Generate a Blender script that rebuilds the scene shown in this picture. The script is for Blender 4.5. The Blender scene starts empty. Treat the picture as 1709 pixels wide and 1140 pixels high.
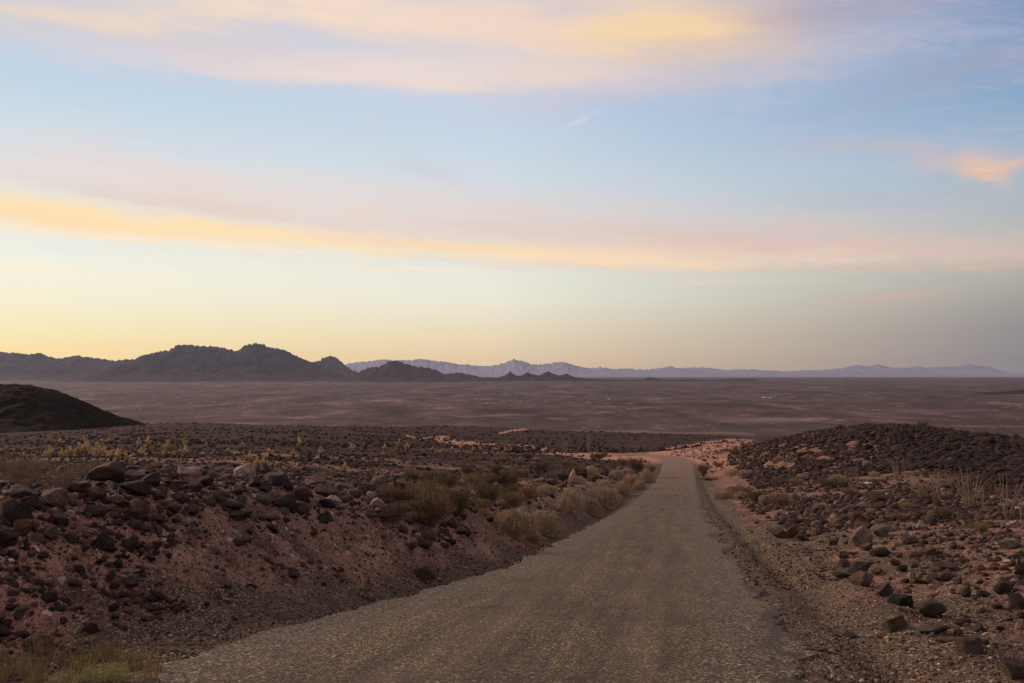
import bpy, math, random
import numpy as np
from mathutils import Vector, Matrix, noise as mnoise
from math import radians as R

rnd = random.Random(11)
rng = np.random.default_rng(7)
SC = bpy.context.scene
COL = SC.collection
F = 1661.0            # focal length in photo pixels (35 mm lens)
CX, HY = 854.5, 628.0

# ---------------------------------------------------------------- camera
cd = bpy.data.cameras.new('camera'); cam = bpy.data.objects.new('camera', cd); COL.objects.link(cam)
cd.lens = 35.0; cd.sensor_width = 36.0; cd.sensor_fit = 'HORIZONTAL'
cd.shift_y = (HY - 570.0) / 1709.0
cd.clip_start = 0.05; cd.clip_end = 200000.0
cam.location = (0, 0, 0); cam.rotation_euler = (R(90), 0, 0)
SC.camera = cam

# ---------------------------------------------------------------- exposure
SC.view_settings.view_transform = 'Standard'; SC.view_settings.look = 'None'
SC.view_settings.exposure = 0.0; SC.view_settings.gamma = 1.0
SC.render.engine = 'CYCLES'
SC.cycles.max_bounces = 5; SC.cycles.diffuse_bounces = 3; SC.cycles.volume_bounces = 0
SC.cycles.use_denoising = True

SUN_AZ, SUN_EL = -60.0, 14.0      # the glow after sunset lies beyond the frame's left edge
# ---------------------------------------------------------------- sun (the soft glow of the western sky)
sl = bpy.data.lights.new('sun', 'SUN'); so = bpy.data.objects.new('sun', sl); COL.objects.link(so)
sl.energy = 3.7; sl.angle = R(11); sl.color = (1.0, 0.68, 0.50)
_d = Vector((math.sin(R(SUN_AZ)) * math.cos(R(SUN_EL + 6)), math.cos(R(SUN_AZ)) * math.cos(R(SUN_EL + 6)), math.sin(R(SUN_EL + 6))))
so.rotation_euler = _d.to_track_quat('Z', 'Y').to_euler()

HAZE_TOP, HAZE_R, HAZE_K, HAZE_S = 830.0, 70000.0, 1.0e-5, (.36, .37, .46)
# ---------------------------------------------------------------- sky
def lin(c):
    return tuple(((v / 255) / 12.92 if v / 255 <= .04045 else ((v / 255 + .055) / 1.055) ** 2.4) for v in c) + (1.0,)

def build_world():
    w = bpy.data.worlds.new('World'); SC.world = w; w.use_nodes = True
    nt = w.node_tree; N = nt.nodes; L = nt.links; N.clear()
    def val(x, sock):
        if isinstance(x, (int, float)): sock.default_value = x
        else: L.new(x, sock)
    def m(op, a, b=0.0, c=None, clamp=False):
        n = N.new('ShaderNodeMath'); n.operation = op; n.use_clamp = clamp
        val(a, n.inputs[0]); val(b, n.inputs[1])
        if c is not None: val(c, n.inputs[2])
        return n.outputs[0]
    def mix(f, a, b):
        n = N.new('ShaderNodeMix'); n.data_type = 'RGBA'; val(f, n.inputs[0])
        for x, s in ((a, n.inputs[6]), (b, n.inputs[7])):
            if isinstance(x, tuple): s.default_value = x
            else: L.new(x, s)
        return n.outputs[2]
    tc = N.new('ShaderNodeTexCoord'); sp = N.new('ShaderNodeSeparateXYZ'); L.new(tc.outputs['Generated'], sp.inputs[0])
    x, y, z = sp.outputs
    U = m('ARCTAN2', x, y); V = m('ARCSINE', z)
    def ang(px, py):
        return math.atan((px - CX) / F), math.atan((HY - py) / math.hypot(F, px - CX))
    # streaky noise that distorts and breaks up the clouds
    cb = N.new('ShaderNodeCombineXYZ'); L.new(m('MULTIPLY', U, 5.0), cb.inputs[0]); L.new(m('MULTIPLY', m('ADD', V, m('MULTIPLY', U, 0.06)), 26.0), cb.inputs[1])
    n1 = N.new('ShaderNodeTexNoise'); n1.inputs['Scale'].default_value = 1.0; n1.inputs['Detail'].default_value = 6.0; n1.inputs['Roughness'].default_value = .55
    n1.inputs['Distortion'].default_value = .6
    L.new(cb.outputs[0], n1.inputs['Vector'])
    sc_ = N.new('ShaderNodeSeparateColor'); L.new(n1.outputs['Color'], sc_.inputs[0])
    nU = m('SUBTRACT', sc_.outputs[0], 0.5); nV = m('SUBTRACT', sc_.outputs[1], 0.5); nS = sc_.outputs[2]
    cb2 = N.new('ShaderNodeCombineXYZ'); L.new(m('MULTIPLY', U, 9.0), cb2.inputs[0]); L.new(m('MULTIPLY', m('ADD', V, m('MULTIPLY', U, 0.05)), 75.0), cb2.inputs[1])
    n2 = N.new('ShaderNodeTexNoise'); n2.inputs['Scale'].default_value = 1.0; n2.inputs['Detail'].default_value = 5.0; L.new(cb2.outputs[0], n2.inputs['Vector'])
    fine = n2.outputs['Fac']
    UD = m('ADD', U, m('MULTIPLY', nU, 0.10)); VD = m('ADD', V, m('MULTIPLY', nV, 0.034))
    cb3 = N.new('ShaderNodeCombineXYZ'); L.new(m('MULTIPLY', m('ADD', U, m('MULTIPLY', V, .8)), 22.0), cb3.inputs[0]); L.new(m('MULTIPLY', m('ADD', V, m('MULTIPLY', U, 0.03)), 95.0), cb3.inputs[1])
    n3 = N.new('ShaderNodeTexNoise'); n3.inputs['Scale'].default_value = 1.0; n3.inputs['Detail'].default_value = 6.0; n3.inputs['Roughness'].default_value = .62; n3.inputs['Distortion'].default_value = 1.2
    L.new(cb3.outputs[0], n3.inputs['Vector']); wisp = n3.outputs['Fac']
    mr = N.new('ShaderNodeMapRange'); mr.interpolation_type = 'SMOOTHSTEP'; mr.inputs[1].default_value = .34; mr.inputs[2].default_value = .60
    L.new(m('ADD', m('MULTIPLY', nS, .42), m('ADD', m('MULTIPLY', fine, .30), m('MULTIPLY', wisp, .28))), mr.inputs[0]); patch = mr.outputs[0]
    # clear sky: three elevation ramps mixed by azimuth
    def ramp(stops):
        r = N.new('ShaderNodeValToRGB'); r.color_ramp.interpolation = 'EASE'
        r.color_ramp.interpolation = 'LINEAR'
        el = r.color_ramp.elements
        pts = sorted((max(0, ang(CX, row)[1]) / 0.45, lin(c)) for row, c in stops)
        el[0].position = pts[0][0]; el[0].color = pts[0][1]; el[1].position = pts[-1][0]; el[1].color = pts[-1][1]
        for p, c in pts[1:-1]:
            e = el.new(p); e.color = c
        L.new(m('DIVIDE', V, 0.45, clamp=True), r.inputs[0])
        return r.outputs[0]
    left = ramp([(628, (240, 206, 150)), (592, (243, 217, 156)), (562, (244, 228, 178)), (520, (243, 235, 202)), (460, (242, 240, 222)),
                 (400, (228, 234, 230)), (300, (208, 225, 234)), (240, (198, 219, 231)), (170, (186, 210, 229)), (80, (176, 200, 226)), (0, (170, 195, 224))])
    mid = ramp([(628, (212, 186, 162)), (600, (221, 197, 168)), (560, (230, 212, 183)), (500, (233, 230, 213)), (440, (228, 231, 224)),
                (330, (207, 220, 229)), (240, (198, 214, 229)), (160, (190, 209, 230)), (0, (172, 192, 224))])
    right = ramp([(628, (142, 142, 154)), (600, (138, 137, 146)), (560, (140, 137, 144)), (520, (154, 149, 148)), (480, (166, 165, 156)), (430, (170, 173, 168)),
                  (370, (166, 180, 188)), (300, (158, 180, 200)), (200, (132, 162, 197)), (100, (122, 149, 190)), (0, (104, 134, 176))])
    def sstep(a, b, v):
        n = N.new('ShaderNodeMapRange'); n.interpolation_type = 'SMOOTHSTEP'
        L.new(v, n.inputs[0]); n.inputs[1].default_value = a; n.inputs[2].default_value = b; return n.outputs[0]
    def lstep(a, b, v):
        n = N.new('ShaderNodeMapRange'); L.new(v, n.inputs[0]); n.inputs[1].default_value = a; n.inputs[2].default_value = b; return n.outputs[0]
    aL, aM, aR = ang(0, HY)[0], ang(CX, HY)[0], ang(1709, HY)[0]
    c = mix(lstep(aL - .05, aM + .02, U), left, mid)
    c = mix(lstep(aM - .02, aR + .03, U), c, right)
    c = mix(sstep(0.7, 2.2, U), c, lin((190, 170, 182)))
    c = mix(sstep(-2.0, -3.0, U), c, lin((190, 170, 182)))
    # cloud features: (px, row, half width, soft up, soft down, slope rows/px, colour, opacity)
    feats = [
        (200, 285, 340, 26, 24, .02, (229, 222, 220), .55),
        (715, 288, 55, 14, 12, .28, (197, 202, 212), .6),
        (620, 368, 620, 62, 22, .085, (235, 214, 204), .85),
        (300, 338, 230, 14, 9, .085, (222, 201, 190), .6),
        (1290, 408, 480, 42, 22, .045, (216, 194, 188), .8),
        (1450, 412, 330, 14, 12, .06, (214, 180, 172), .55),
        (1110, 434, 320, 20, 8, .01, (238, 208, 184), 1.0),
        (40, 350, 330, 19, 17, .075, (251, 219, 174), 1.5),
        (330, 377, 330, 13, 8, .085, (254, 225, 176), 1.25),
        (800, 414, 360, 10, 7, .07, (248, 217, 182), 1.1),
        (230, 398, 300, 9, 5, .04, (252, 234, 208), .7),
        (860, 428, 220, 6, 5, .06, (253, 226, 186), .7),
        (650, 450, 230, 4, 3, .03, (250, 230, 200), .6),
        (120, 452, 160, 4, 3, .02, (252, 234, 200), .6),
        (1480, 493, 80, 7, 6, -.02, (205, 172, 162), .5),
        (1180, 470, 90, 3, 3, .01, (238, 212, 182), .5),
        (1500, 447, 220, 4, 3, .02, (222, 176, 158), .6),
        (560, 120, 520, 48, 26, .02, (226, 212, 216), .75),
        (760, 138, 420, 40, 12, .0, (240, 220, 206), .85),
        (1060, 140, 260, 60, 22, -.16, (206, 201, 214), .75),
        (1300, 110, 260, 40, 25, -.12, (178, 182, 204), .5),
        (150, 45, 230, 50, 28, -.05, (206, 202, 208), .8),
        (60, 22, 140, 14, 12, .02, (240, 216, 188), .6),
        (620, 30, 560, 60, 26, .06, (247, 219, 198), 1.0),
        (360, 30, 200, 24, 18, -.14, (247, 219, 192), .7),
        (930, 60, 260, 60, 26, .05, (242, 214, 194), .85),
        (960, 122, 120, 14, 14, .0, (240, 216, 198), .6),
        (960, 18, 60, 10, 14, -.05, (198, 190, 212), .6),
        (1250, 45, 150, 46, 34, -.1, (182, 168, 182), .9),
        (1400, 22, 230, 16, 16, -.04, (172, 165, 184), .65),
        (1110, 55, 150, 42, 30, .04, (248, 214, 166), 1.0),
        (1560, 45, 90, 6, 5, -.1, (172, 175, 196), .5),
        (1620, 112, 160, 18, 14, -.08, (168, 168, 188), .6),
        (1600, 150, 200, 12, 8, -.08, (165, 172, 192), .4),
        (1500, 255, 170, 16, 10, .12, (192, 184, 196), .75),
        (1590, 274, 60, 12, 8, .12, (214, 188, 178), .55),
        (1646, 276, 32, 17, 14, .22, (238, 192, 160), .95),
        (1700, 270, 30, 7, 6, -.3, (232, 190, 165), .7),
        (1560, 330, 220, 16, 12, .02, (182, 184, 196), .5),
        (968, 203, 24, 3, 2.6, -.40, (228, 216, 224), .6),
    ]
    E = math.e
    for (px, py, su, up, dn, slp, colr, op) in feats:
        u0, v0 = ang(px, py); k = 1.0 / F
        small = su < 100
        Uu = U if small and su < 60 else UD
        Vv = m('ADD', V, m('ADD', m('MULTIPLY', nV, 0.012), m('MULTIPLY', m('SUBTRACT', wisp, .5), .010))) if up < 11 else m('ADD', VD, m('MULTIPLY', m('SUBTRACT', wisp, .5), .018))
        du = m('SUBTRACT', Uu, u0)
        dv = m('SUBTRACT', Vv, m('MULTIPLY_ADD', du, -slp, v0))
        t = m('MAXIMUM', m('DIVIDE', dv, up * k), m('DIVIDE', dv, -dn * k))
        t = m('POWER', m('ABSOLUTE', t), 1.7)
        h = m('POWER', m('ABSOLUTE', m('DIVIDE', du, su * k)), 2.6)
        g = m('POWER', E, m('MULTIPLY', m('ADD', t, h), -0.8))
        br = m('MULTIPLY_ADD', patch, .5, .62)
        g = m('MULTIPLY', m('MULTIPLY', g, op), br, clamp=True)
        c = mix(g, c, lin(colr))
    # thin high cloud everywhere else
    hi = m('MULTIPLY', m('MULTIPLY', sstep(.46, .66, m('ADD', m('MULTIPLY', nS, .5), m('MULTIPLY', wisp, .5))), sstep(.05, .16, V)), .22)
    c = mix(hi, c, lin((214, 202, 210)))
    # out of view overhead, a pale warm sky is added to light the ground
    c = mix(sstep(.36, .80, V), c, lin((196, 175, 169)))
    # below the horizon
    c = mix(sstep(-.01, -.08, V), c, lin((70, 60, 60)))
    # physical sky adds its own share of the twilight
    sky = N.new('ShaderNodeTexSky'); sky.sky_type = 'NISHITA'; sky.sun_disc = False
    sky.sun_elevation = R(SUN_EL); sky.sun_rotation = R(SUN_AZ); sky.altitude = 400
    # the band of sky right above the horizon glows more strongly; the desert haze in front of it takes part of that away
    path = m('MINIMUM', m('DIVIDE', HAZE_TOP, m('MAXIMUM', z, 1e-4)), HAZE_R)
    T = m('POWER', E, m('MULTIPLY', path, -HAZE_K))
    cc = N.new('ShaderNodeVectorMath'); cc.operation = 'SCALE'; L.new(c, cc.inputs[0]); L.new(m('DIVIDE', 1.0, T), cc.inputs['Scale'])
    sub = N.new('ShaderNodeVectorMath'); sub.operation = 'SCALE'; sub.inputs[0].default_value = HAZE_S; L.new(m('SUBTRACT', m('DIVIDE', 1.0, T), 1.0), sub.inputs['Scale'])
    df = N.new('ShaderNodeVectorMath'); df.operation = 'SUBTRACT'; L.new(cc.outputs[0], df.inputs[0]); L.new(sub.outputs[0], df.inputs[1])
    c = mix(sstep(-.02, 0.0, z), c, df.outputs[0])
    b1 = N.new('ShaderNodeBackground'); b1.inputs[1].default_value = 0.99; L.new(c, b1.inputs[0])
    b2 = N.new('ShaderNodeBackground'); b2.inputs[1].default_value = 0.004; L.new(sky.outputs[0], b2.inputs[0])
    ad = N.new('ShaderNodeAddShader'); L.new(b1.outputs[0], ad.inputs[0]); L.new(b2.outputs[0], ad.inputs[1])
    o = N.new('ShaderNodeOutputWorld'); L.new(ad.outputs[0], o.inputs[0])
build_world()

# ---------------------------------------------------------------- helpers
def mesh_np(name, V, Fq, mat=None, attrs=None, smooth=True):
    me = bpy.data.meshes.new(name)
    V = np.ascontiguousarray(V, dtype=np.float32); Fq = np.ascontiguousarray(Fq, dtype=np.int32)
    k = Fq.shape[1]
    me.vertices.add(len(V)); me.vertices.foreach_set('co', V.ravel())
    me.loops.add(Fq.size); me.loops.foreach_set('vertex_index', Fq.ravel())
    me.polygons.add(len(Fq)); me.polygons.foreach_set('loop_start', np.arange(0, Fq.size, k, dtype=np.int32))
    me.polygons.foreach_set('loop_total', np.full(len(Fq), k, dtype=np.int32))
    me.polygons.foreach_set('use_smooth', np.full(len(Fq), smooth, dtype=bool))
    if attrs:
        for an, av in attrs.items():
            if av.ndim == 1:
                a = me.attributes.new(an, 'FLOAT', 'POINT'); a.data.foreach_set('value', av.astype(np.float32))
            else:
                a = me.attributes.new(an, 'FLOAT_COLOR', 'POINT')
                c = np.ones((len(V), 4), np.float32); c[:, :3] = av; a.data.foreach_set('color', c.ravel())
    me.update(calc_edges=True); me.validate(verbose=False)
    if mat: me.materials.append(mat)
    return me
def link(name, data, parent=None):
    o = bpy.data.objects.new(name, data); COL.objects.link(o)
    if parent: o.parent = parent
    return o
def tag(o, label=None, cat=None, group=None, kind=None):
    if label: o['label'] = label
    if cat: o['category'] = cat
    if group: o['group'] = group
    if kind: o['kind'] = kind
    return o
def sst(a, b, x):
    t = np.clip((x - a) / (b - a), 0, 1); return t * t * (3 - 2 * t)

def _h(xi, yi, seed):
    h = (xi * 374761393 + yi * 668265263 + seed * 144269504) & 0xffffffff
    h = ((h ^ (h >> 13)) * 1274126177) & 0xffffffff
    return ((h ^ (h >> 16)) & 0xffff) / 65536.0 * 2 * np.pi
def perlin(x, y, seed=0):
    x = np.asarray(x, float); y = np.asarray(y, float)
    xi = np.floor(x).astype(np.int64); yi = np.floor(y).astype(np.int64)
    xf = x - xi; yf = y - yi
    u = xf * xf * xf * (xf * (xf * 6 - 15) + 10); v = yf * yf * yf * (yf * (yf * 6 - 15) + 10)
    def g(a, b, dx, dy):
        t = _h(a, b, seed); return np.cos(t) * dx + np.sin(t) * dy
    n00 = g(xi, yi, xf, yf); n10 = g(xi + 1, yi, xf - 1, yf)
    n01 = g(xi, yi + 1, xf, yf - 1); n11 = g(xi + 1, yi + 1, xf - 1, yf - 1)
    a = n00 + u * (n10 - n00); b = n01 + u * (n11 - n01)
    return (a + v * (b - a)) * 1.5
def fbm(x, y, oct=4, seed=0, gain=.5, ridged=False):
    s = 0; a = 1; t = 0
    for i in range(oct):
        n = perlin(x, y, seed + i * 17)
        if ridged: n = 1 - 2 * np.abs(n)
        s = s + a * n; t += a; a *= gain; x = x * 2.03 + 5.7; y = y * 2.03 - 3.1
    return s / t

# ---------------------------------------------------------------- terrain height
far_tail = [(1400, 724), (2000, 722), (2600, 712), (3400, 693), (5000, 671), (8000, 651), (11000, 642), (14000, 636.3), (17000, 634.0), (26000, 630.8), (40000, 629.2), (70000, 628.3)]
def z2row(D, z): return HY - z * F / D
cols = {
    -300: [(1, -1.3), (8, -1.3), (14, -1.35)],
    0: [(1, -1.35), (8, -1.45), (13, -1.52), (17, z2row and -1.72), (25, -2.35), (45, -4.0), (75, -6.2), (120, -9.0), (200, -13.6), (380, -24.5), (560, -31), (700, -34.5)],
    300: [(1, -1.35), (8, -1.45), (13, -1.5), (17, -1.78), (25, -2.4), (45, -4.0), (75, -6.2), (120, -9.0), (200, -13.5), (350, -20.5), (500, -26), (700, -33)],
    450: [(1, -1.35), (8, -1.5), (14, -1.62), (19, -2.05), (27, -2.8), (45, -4.2), (75, -6.3), (120, -9.2), (200, -13.8), (350, -20.7), (500, -26), (700, -32.8)],
    600: [(1, -1.35), (8, -1.6), (14, -1.95), (18, -2.3), (22, -2.75), (30, -3.5), (42, -4.45), (70, -6.6), (120, -9.7), (200, -14.4), (350, -21.5), (500, -27), (720, -35)],
    800: [(1, -1.5), (8, -1.8), (14, -2.3), (22, -3.2), (30, -4.0), (40, -5.0), (60, -6.8), (100, -9.5), (150, -12.4), (250, -18), (350, -23.5), (500, -29), (680, -34.2)],
    1000: [(1, -1.5), (8, -2.0), (14, -2.6), (22, -3.6), (40, -5.4), (60, -6.7), (100, -9.5), (150, -12.6), (200, -15.3), (300, -21.8), (400, -27.4), (600, -32)],
    1130: [(1, -1.5), (8, -2.2), (22, -3.9), (40, -5.7), (70, -8.5), (113, -11.9), (143, -13.0), (160, -13.2), (180, -13.9), (210, -15.8), (260, -20), (400, -29), (600, -32.4)],
    1230: [(1, -1.5), (8, -2.3), (22, -3.7), (40, -5.5), (70, -8.2), (113, -11.6), (135, -12.3), (150, -12.1), (170, -11.6), (190, -11.3), (230, -15), (300, -20.5), (420, -27.5), (560, -32.3)],
    1310: [(1, -1.5), (8, -2.3), (22, -3.6), (40, -5.3), (65, -7.6), (90, -9.4), (110, -9.4), (130, -8.8), (150, -8.5), (180, -11.5), (300, -24), (600, -40)],
    1390: [(1, -1.5), (8, -2.3), (22, -3.5), (40, -5.1), (65, -7.3), (85, -8.4), (100, -8.2), (120, -7.2), (138, -6.7), (170, -10), (300, -24), (600, -42)],
    1480: [(1, -1.5), (8, -2.3), (14, -2.9), (22, -3.5), (40, -5.0), (62, -6.9), (80, -7.8), (95, -7.3), (115, -6.0), (130, -5.9), (160, -9.5), (300, -24), (600, -44)],
    1600: [(1, -1.5), (8, -2.3), (14, -2.85), (22, -3.45), (40, -5.0), (56, -6.4), (70, -7.0), (85, -6.9), (105, -6.25), (120, -6.6), (150, -9.5), (300, -26), (600, -46)],
    1709: [(1, -1.5), (8, -2.3), (14, -2.8), (22, -3.4), (40, -5.0), (54, -6.2), (68, -6.9), (85, -7.1), (100, -6.8), (115, -7.4), (150, -11), (300, -28), (600, -50)],
    2000: [(1, -1.5), (8, -2.3), (14, -2.8), (22, -3.4), (40, -5.0), (54, -6.4), (68, -7.6), (85, -8.3), (100, -8.6), (115, -9.5), (150, -13), (300, -30), (600, -55)],
}
cols[-300] = [(1, -1.3), (8, -1.3), (14, -1.35)] + cols[0][3:]
NU, ND = 231, 900
gu = np.linspace(-300, 2000, NU); gl = np.linspace(0, math.log(70000), ND)
ks = sorted(cols)
tab0 = []
for k in ks:
    pts = [(d, z) for d, z in cols[k]]
    # the plain is reached down a hidden slope behind the crest
    pts += [(d, -(r - HY) / F * d) for d, r in far_tail]
    if k > 1270: pts = [p for p in pts if not 1000 < p[0] < 1900]; pts.insert(-9, (1500, -110)); pts.sort()
    d, z = zip(*pts)
    tab0.append(np.interp(gl, np.log(d), z))
tab0 = np.array(tab0)
TAB = np.empty((NU, ND))
for j in range(ND):
    TAB[:, j] = np.interp(gu, ks, tab0[:, j])
def blur(a, s, ax):
    n = int(3 * s + 1); k = np.exp(-.5 * (np.arange(-n, n + 1) / s) ** 2); k /= k.sum()
    p = [(0, 0), (0, 0)]; p[ax] = (n, n); a = np.pad(a, p, mode='edge')
    return np.apply_along_axis(lambda r: np.convolve(r, k, 'valid'), ax, a)
TAB = blur(blur(TAB, 4.5, 0), 3.2, 1)

def pol(x, y):
    r = np.hypot(x, y); th = np.arctan2(x, y); tc = np.clip(th, -.60, .60)
    D = np.maximum(r * np.cos(tc), 1e-3); u = CX + F * np.tan(tc)
    return u, D
def base_z(x, y):
    u, D = pol(x, y)
    fu = (np.clip(u, -300, 2000) + 300) / 10.0; fd = np.clip(np.log(np.maximum(D, 1)), 0, gl[-1] - 1e-6) / (gl[1] - gl[0])
    i = np.clip(fu.astype(int), 0, NU - 2); j = np.clip(fd.astype(int), 0, ND - 2)
    a = fu - i; b = fd - j
    return (TAB[i, j] * (1 - a) + TAB[i + 1, j] * a) * (1 - b) + (TAB[i, j + 1] * (1 - a) + TAB[i + 1, j + 1] * a) * b

ROAD_Y = [-60, 0, 7.7, 19.5, 39.8, 51.6, 70, 90, 113, 127, 134, 142, 152, 165, 180]
ROAD_Z = [4.4, -1.6, -2.37, -3.74, -5.8, -7.0, -8.65, -10.2, -11.9, -12.55, -13.0, -13.0, -12.75, -13.1, -14.0]
_ry = np.linspace(-60, 180, 961); _rz = np.interp(_ry, ROAD_Y, ROAD_Z)
_k = np.exp(-.5 * (np.arange(-14, 15) / 5.0) ** 2); _k /= _k.sum()
_rz = np.convolve(np.pad(_rz, 14, mode='edge'), _k, 'valid')
def road_z(y): return np.interp(y, _ry, _rz)
def road_c(y):
    y = np.asarray(y, float)
    return -1.2 + .175 * y - 0.0012 * np.maximum(y - 145, 0) ** 2 * 8
def H(x, y, detail=True):
    x = np.asarray(x, float); y = np.asarray(y, float)
    z = base_z(x, y)
    u, D = pol(x, y)
    s = x - road_c(y)
    wob = perlin(y * .22, y * 0, 3) * .5
    rz = road_z(y)
    # left: ditch, then the cut bank; right: rutted shoulder, then the verge
    ditch = -.04 - .42 * np.exp(-((s + 3.5) / .75) ** 2) * sst(11, 17, y) * (1 - sst(60, 90, y))
    rut = -.035 - .11 * np.exp(-((s - 3.0 - .3 * wob) / .28) ** 2) + .07 * np.exp(-((s - 3.7 - .3 * wob) / .35) ** 2) + .03 * perlin(s * 1.3, y * .5, 5)
    prof = rz + np.where(s < 0, ditch, rut)
    wl = sst(0, 1, (-s - 3.1 - .7 * sst(26, 12, y) + wob * .6) / (3.2 + .3 * sst(26, 12, y))); wr = sst(3.0 + wob * .4, 7.5 + wob, s)
    w = np.where(s < 0, wl, wr)
    w = np.maximum(w, sst(160, 182, y)); w = np.maximum(w, sst(-20, -50, y))
    z = prof * (1 - w) + z * w
    if detail:
        offroad = np.clip(np.maximum(sst(2.5, 4.2, np.abs(s)), sst(160, 180, y)), 0, 1)
        amp = np.clip(D / 60, .0, 1.0)
        z = z + offroad * (.065 * fbm(x * 1.3, y * 1.3, 4, 21) + .026 * fbm(x * 6, y * 6, 3, 31) * (D < 60))
        z = z + offroad * sst(6, 14, np.abs(s)) * (.16 * fbm(x * .25, y * .25, 3, 41) * np.clip(D / 20, .3, 1))
        # rills down the cut bank
        bank = np.clip(wl * (1 - wl) * 4, 0, 1) * (s < 0) * (y < 60)
        z = z - bank * .34 * np.clip(fbm(y * 1.1 + s * .2, s * .28, 4, 51, ridged=True), 0, 1)
        # stony hummocks on the dark hill at the right
        hill = sst(1240, 1330, u) * sst(80, 100, D) * (1 - sst(160, 220, D))
        z = z + hill * .28 * fbm(x * .5, y * .5, 3, 61)
        # gullies on the dark middle slopes and low swells across the plain
        mid = sst(180, 350, D) * (1 - sst(1200, 2200, D))
        z = z - mid * 1.5 * np.clip(fbm(x * .012 + 3, y * .006, 4, 71, ridged=True), -1, 1) + mid * 1.6 * perlin(x * .006, y * .004 + 5, 72)
        pl = sst(2000, 3200, D)
        z = z + pl * (7 * fbm(x / 700, y / 600, 4, 81) + 8 * np.clip(fbm(x / 260, y / 420, 4, 91, ridged=True), -.5, 1)) * np.clip(1.4 - D / 14000, .15, 1)
    return z

_Ds = np.exp(np.arange(math.log(4.0), math.log(45000), .004))
def pick(u, v, dmin=4.0):
    """the ground point under a direction of view"""
    xs = (u - CX) / F * _Ds
    hit = (H(xs, _Ds) >= -(v - HY) / F * _Ds) & (_Ds > dmin)
    i = int(np.argmax(hit)) if hit.any() else len(_Ds) - 1
    D = float(_Ds[i])
    return (u - CX) / F * D, D, float(H(np.array([xs[i]]), np.array([D]))[0])

# ---------------------------------------------------------------- materials
def newmat(name, rough=.9, spec=.25):
    m = bpy.data.materials.new(name); m.use_nodes = True
    nt = m.node_tree; b = nt.nodes['Principled BSDF']
    b.inputs['Roughness'].default_value = rough; b.inputs['Specular IOR Level'].default_value = spec
    return m, nt, b
class NB:
    def __init__(s, nt): s.nt = nt; s.N = nt.nodes; s.L = nt.links
    def set(s, x, k):
        if isinstance(x, (int, float, tuple)): k.default_value = x
        else: s.L.new(x, k)
    def m(s, op, a, b=0.0, c=None, clamp=False):
        n = s.N.new('ShaderNodeMath'); n.operation = op; n.use_clamp = clamp; s.set(a, n.inputs[0]); s.set(b, n.inputs[1])
        if c is not None: s.set(c, n.inputs[2])
        return n.outputs[0]
    def mix(s, f, a, b, mode='MIX'):
        n = s.N.new('ShaderNodeMix'); n.data_type = 'RGBA'; n.blend_type = mode
        s.set(f, n.inputs[0]); s.set(a, n.inputs[6]); s.set(b, n.inputs[7]); return n.outputs[2]
    def noise(s, vec, scale, detail=4, rough=.55, out='Fac'):
        n = s.N.new('ShaderNodeTexNoise'); n.inputs['Scale'].default_value = scale; n.inputs['Detail'].default_value = detail
        n.inputs['Roughness'].default_value = rough; s.L.new(vec, n.inputs['Vector']); return n.outputs[out]
    def vor(s, vec, scale, feature='F1', rand=1.0):
        n = s.N.new('ShaderNodeTexVoronoi'); n.feature = feature; n.inputs['Scale'].default_value = scale
        n.inputs['Randomness'].default_value = rand; s.L.new(vec, n.inputs['Vector']); return n
    def ss(s, a, b, v, lo=0.0, hi=1.0):
        n = s.N.new('ShaderNodeMapRange'); n.interpolation_type = 'SMOOTHSTEP'; s.set(v, n.inputs[0])
        n.inputs[1].default_value = a; n.inputs[2].default_value = b; n.inputs[3].default_value = lo; n.inputs[4].default_value = hi
        return n.outputs[0]
    def ramp(s, v, stops, mode='LINEAR'):
        r = s.N.new('ShaderNodeValToRGB'); r.color_ramp.interpolation = mode; el = r.color_ramp.elements
        el[0].position, el[0].color = stops[0][0], (*stops[0][1], 1); el[1].position, el[1].color = stops[-1][0], (*stops[-1][1], 1)
        for p, c in stops[1:-1]:
            e = el.new(p); e.color = (*c, 1)
        s.set(v, r.inputs[0]); return r.outputs[0]
    def bump(s, h, dist, strength=1.0, normal=None):
        n = s.N.new('ShaderNodeBump'); n.inputs['Distance'].default_value = dist; n.inputs['Strength'].default_value = strength
        s.set(h, n.inputs['Height'])
        if normal is not None: s.L.new(normal, n.inputs['Normal'])
        return n.outputs[0]
    def coord(s, k='Object'):
        n = s.N.new('ShaderNodeTexCoord'); return n.outputs[k]
    def attr(s, name, out='Fac', kind='GEOMETRY'):
        n = s.N.new('ShaderNodeAttribute'); n.attribute_name = name; n.attribute_type = kind; return n.outputs[out]
    def sep(s, c):
        n = s.N.new('ShaderNodeSeparateColor'); s.L.new(c, n.inputs[0]); return n.outputs

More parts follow.
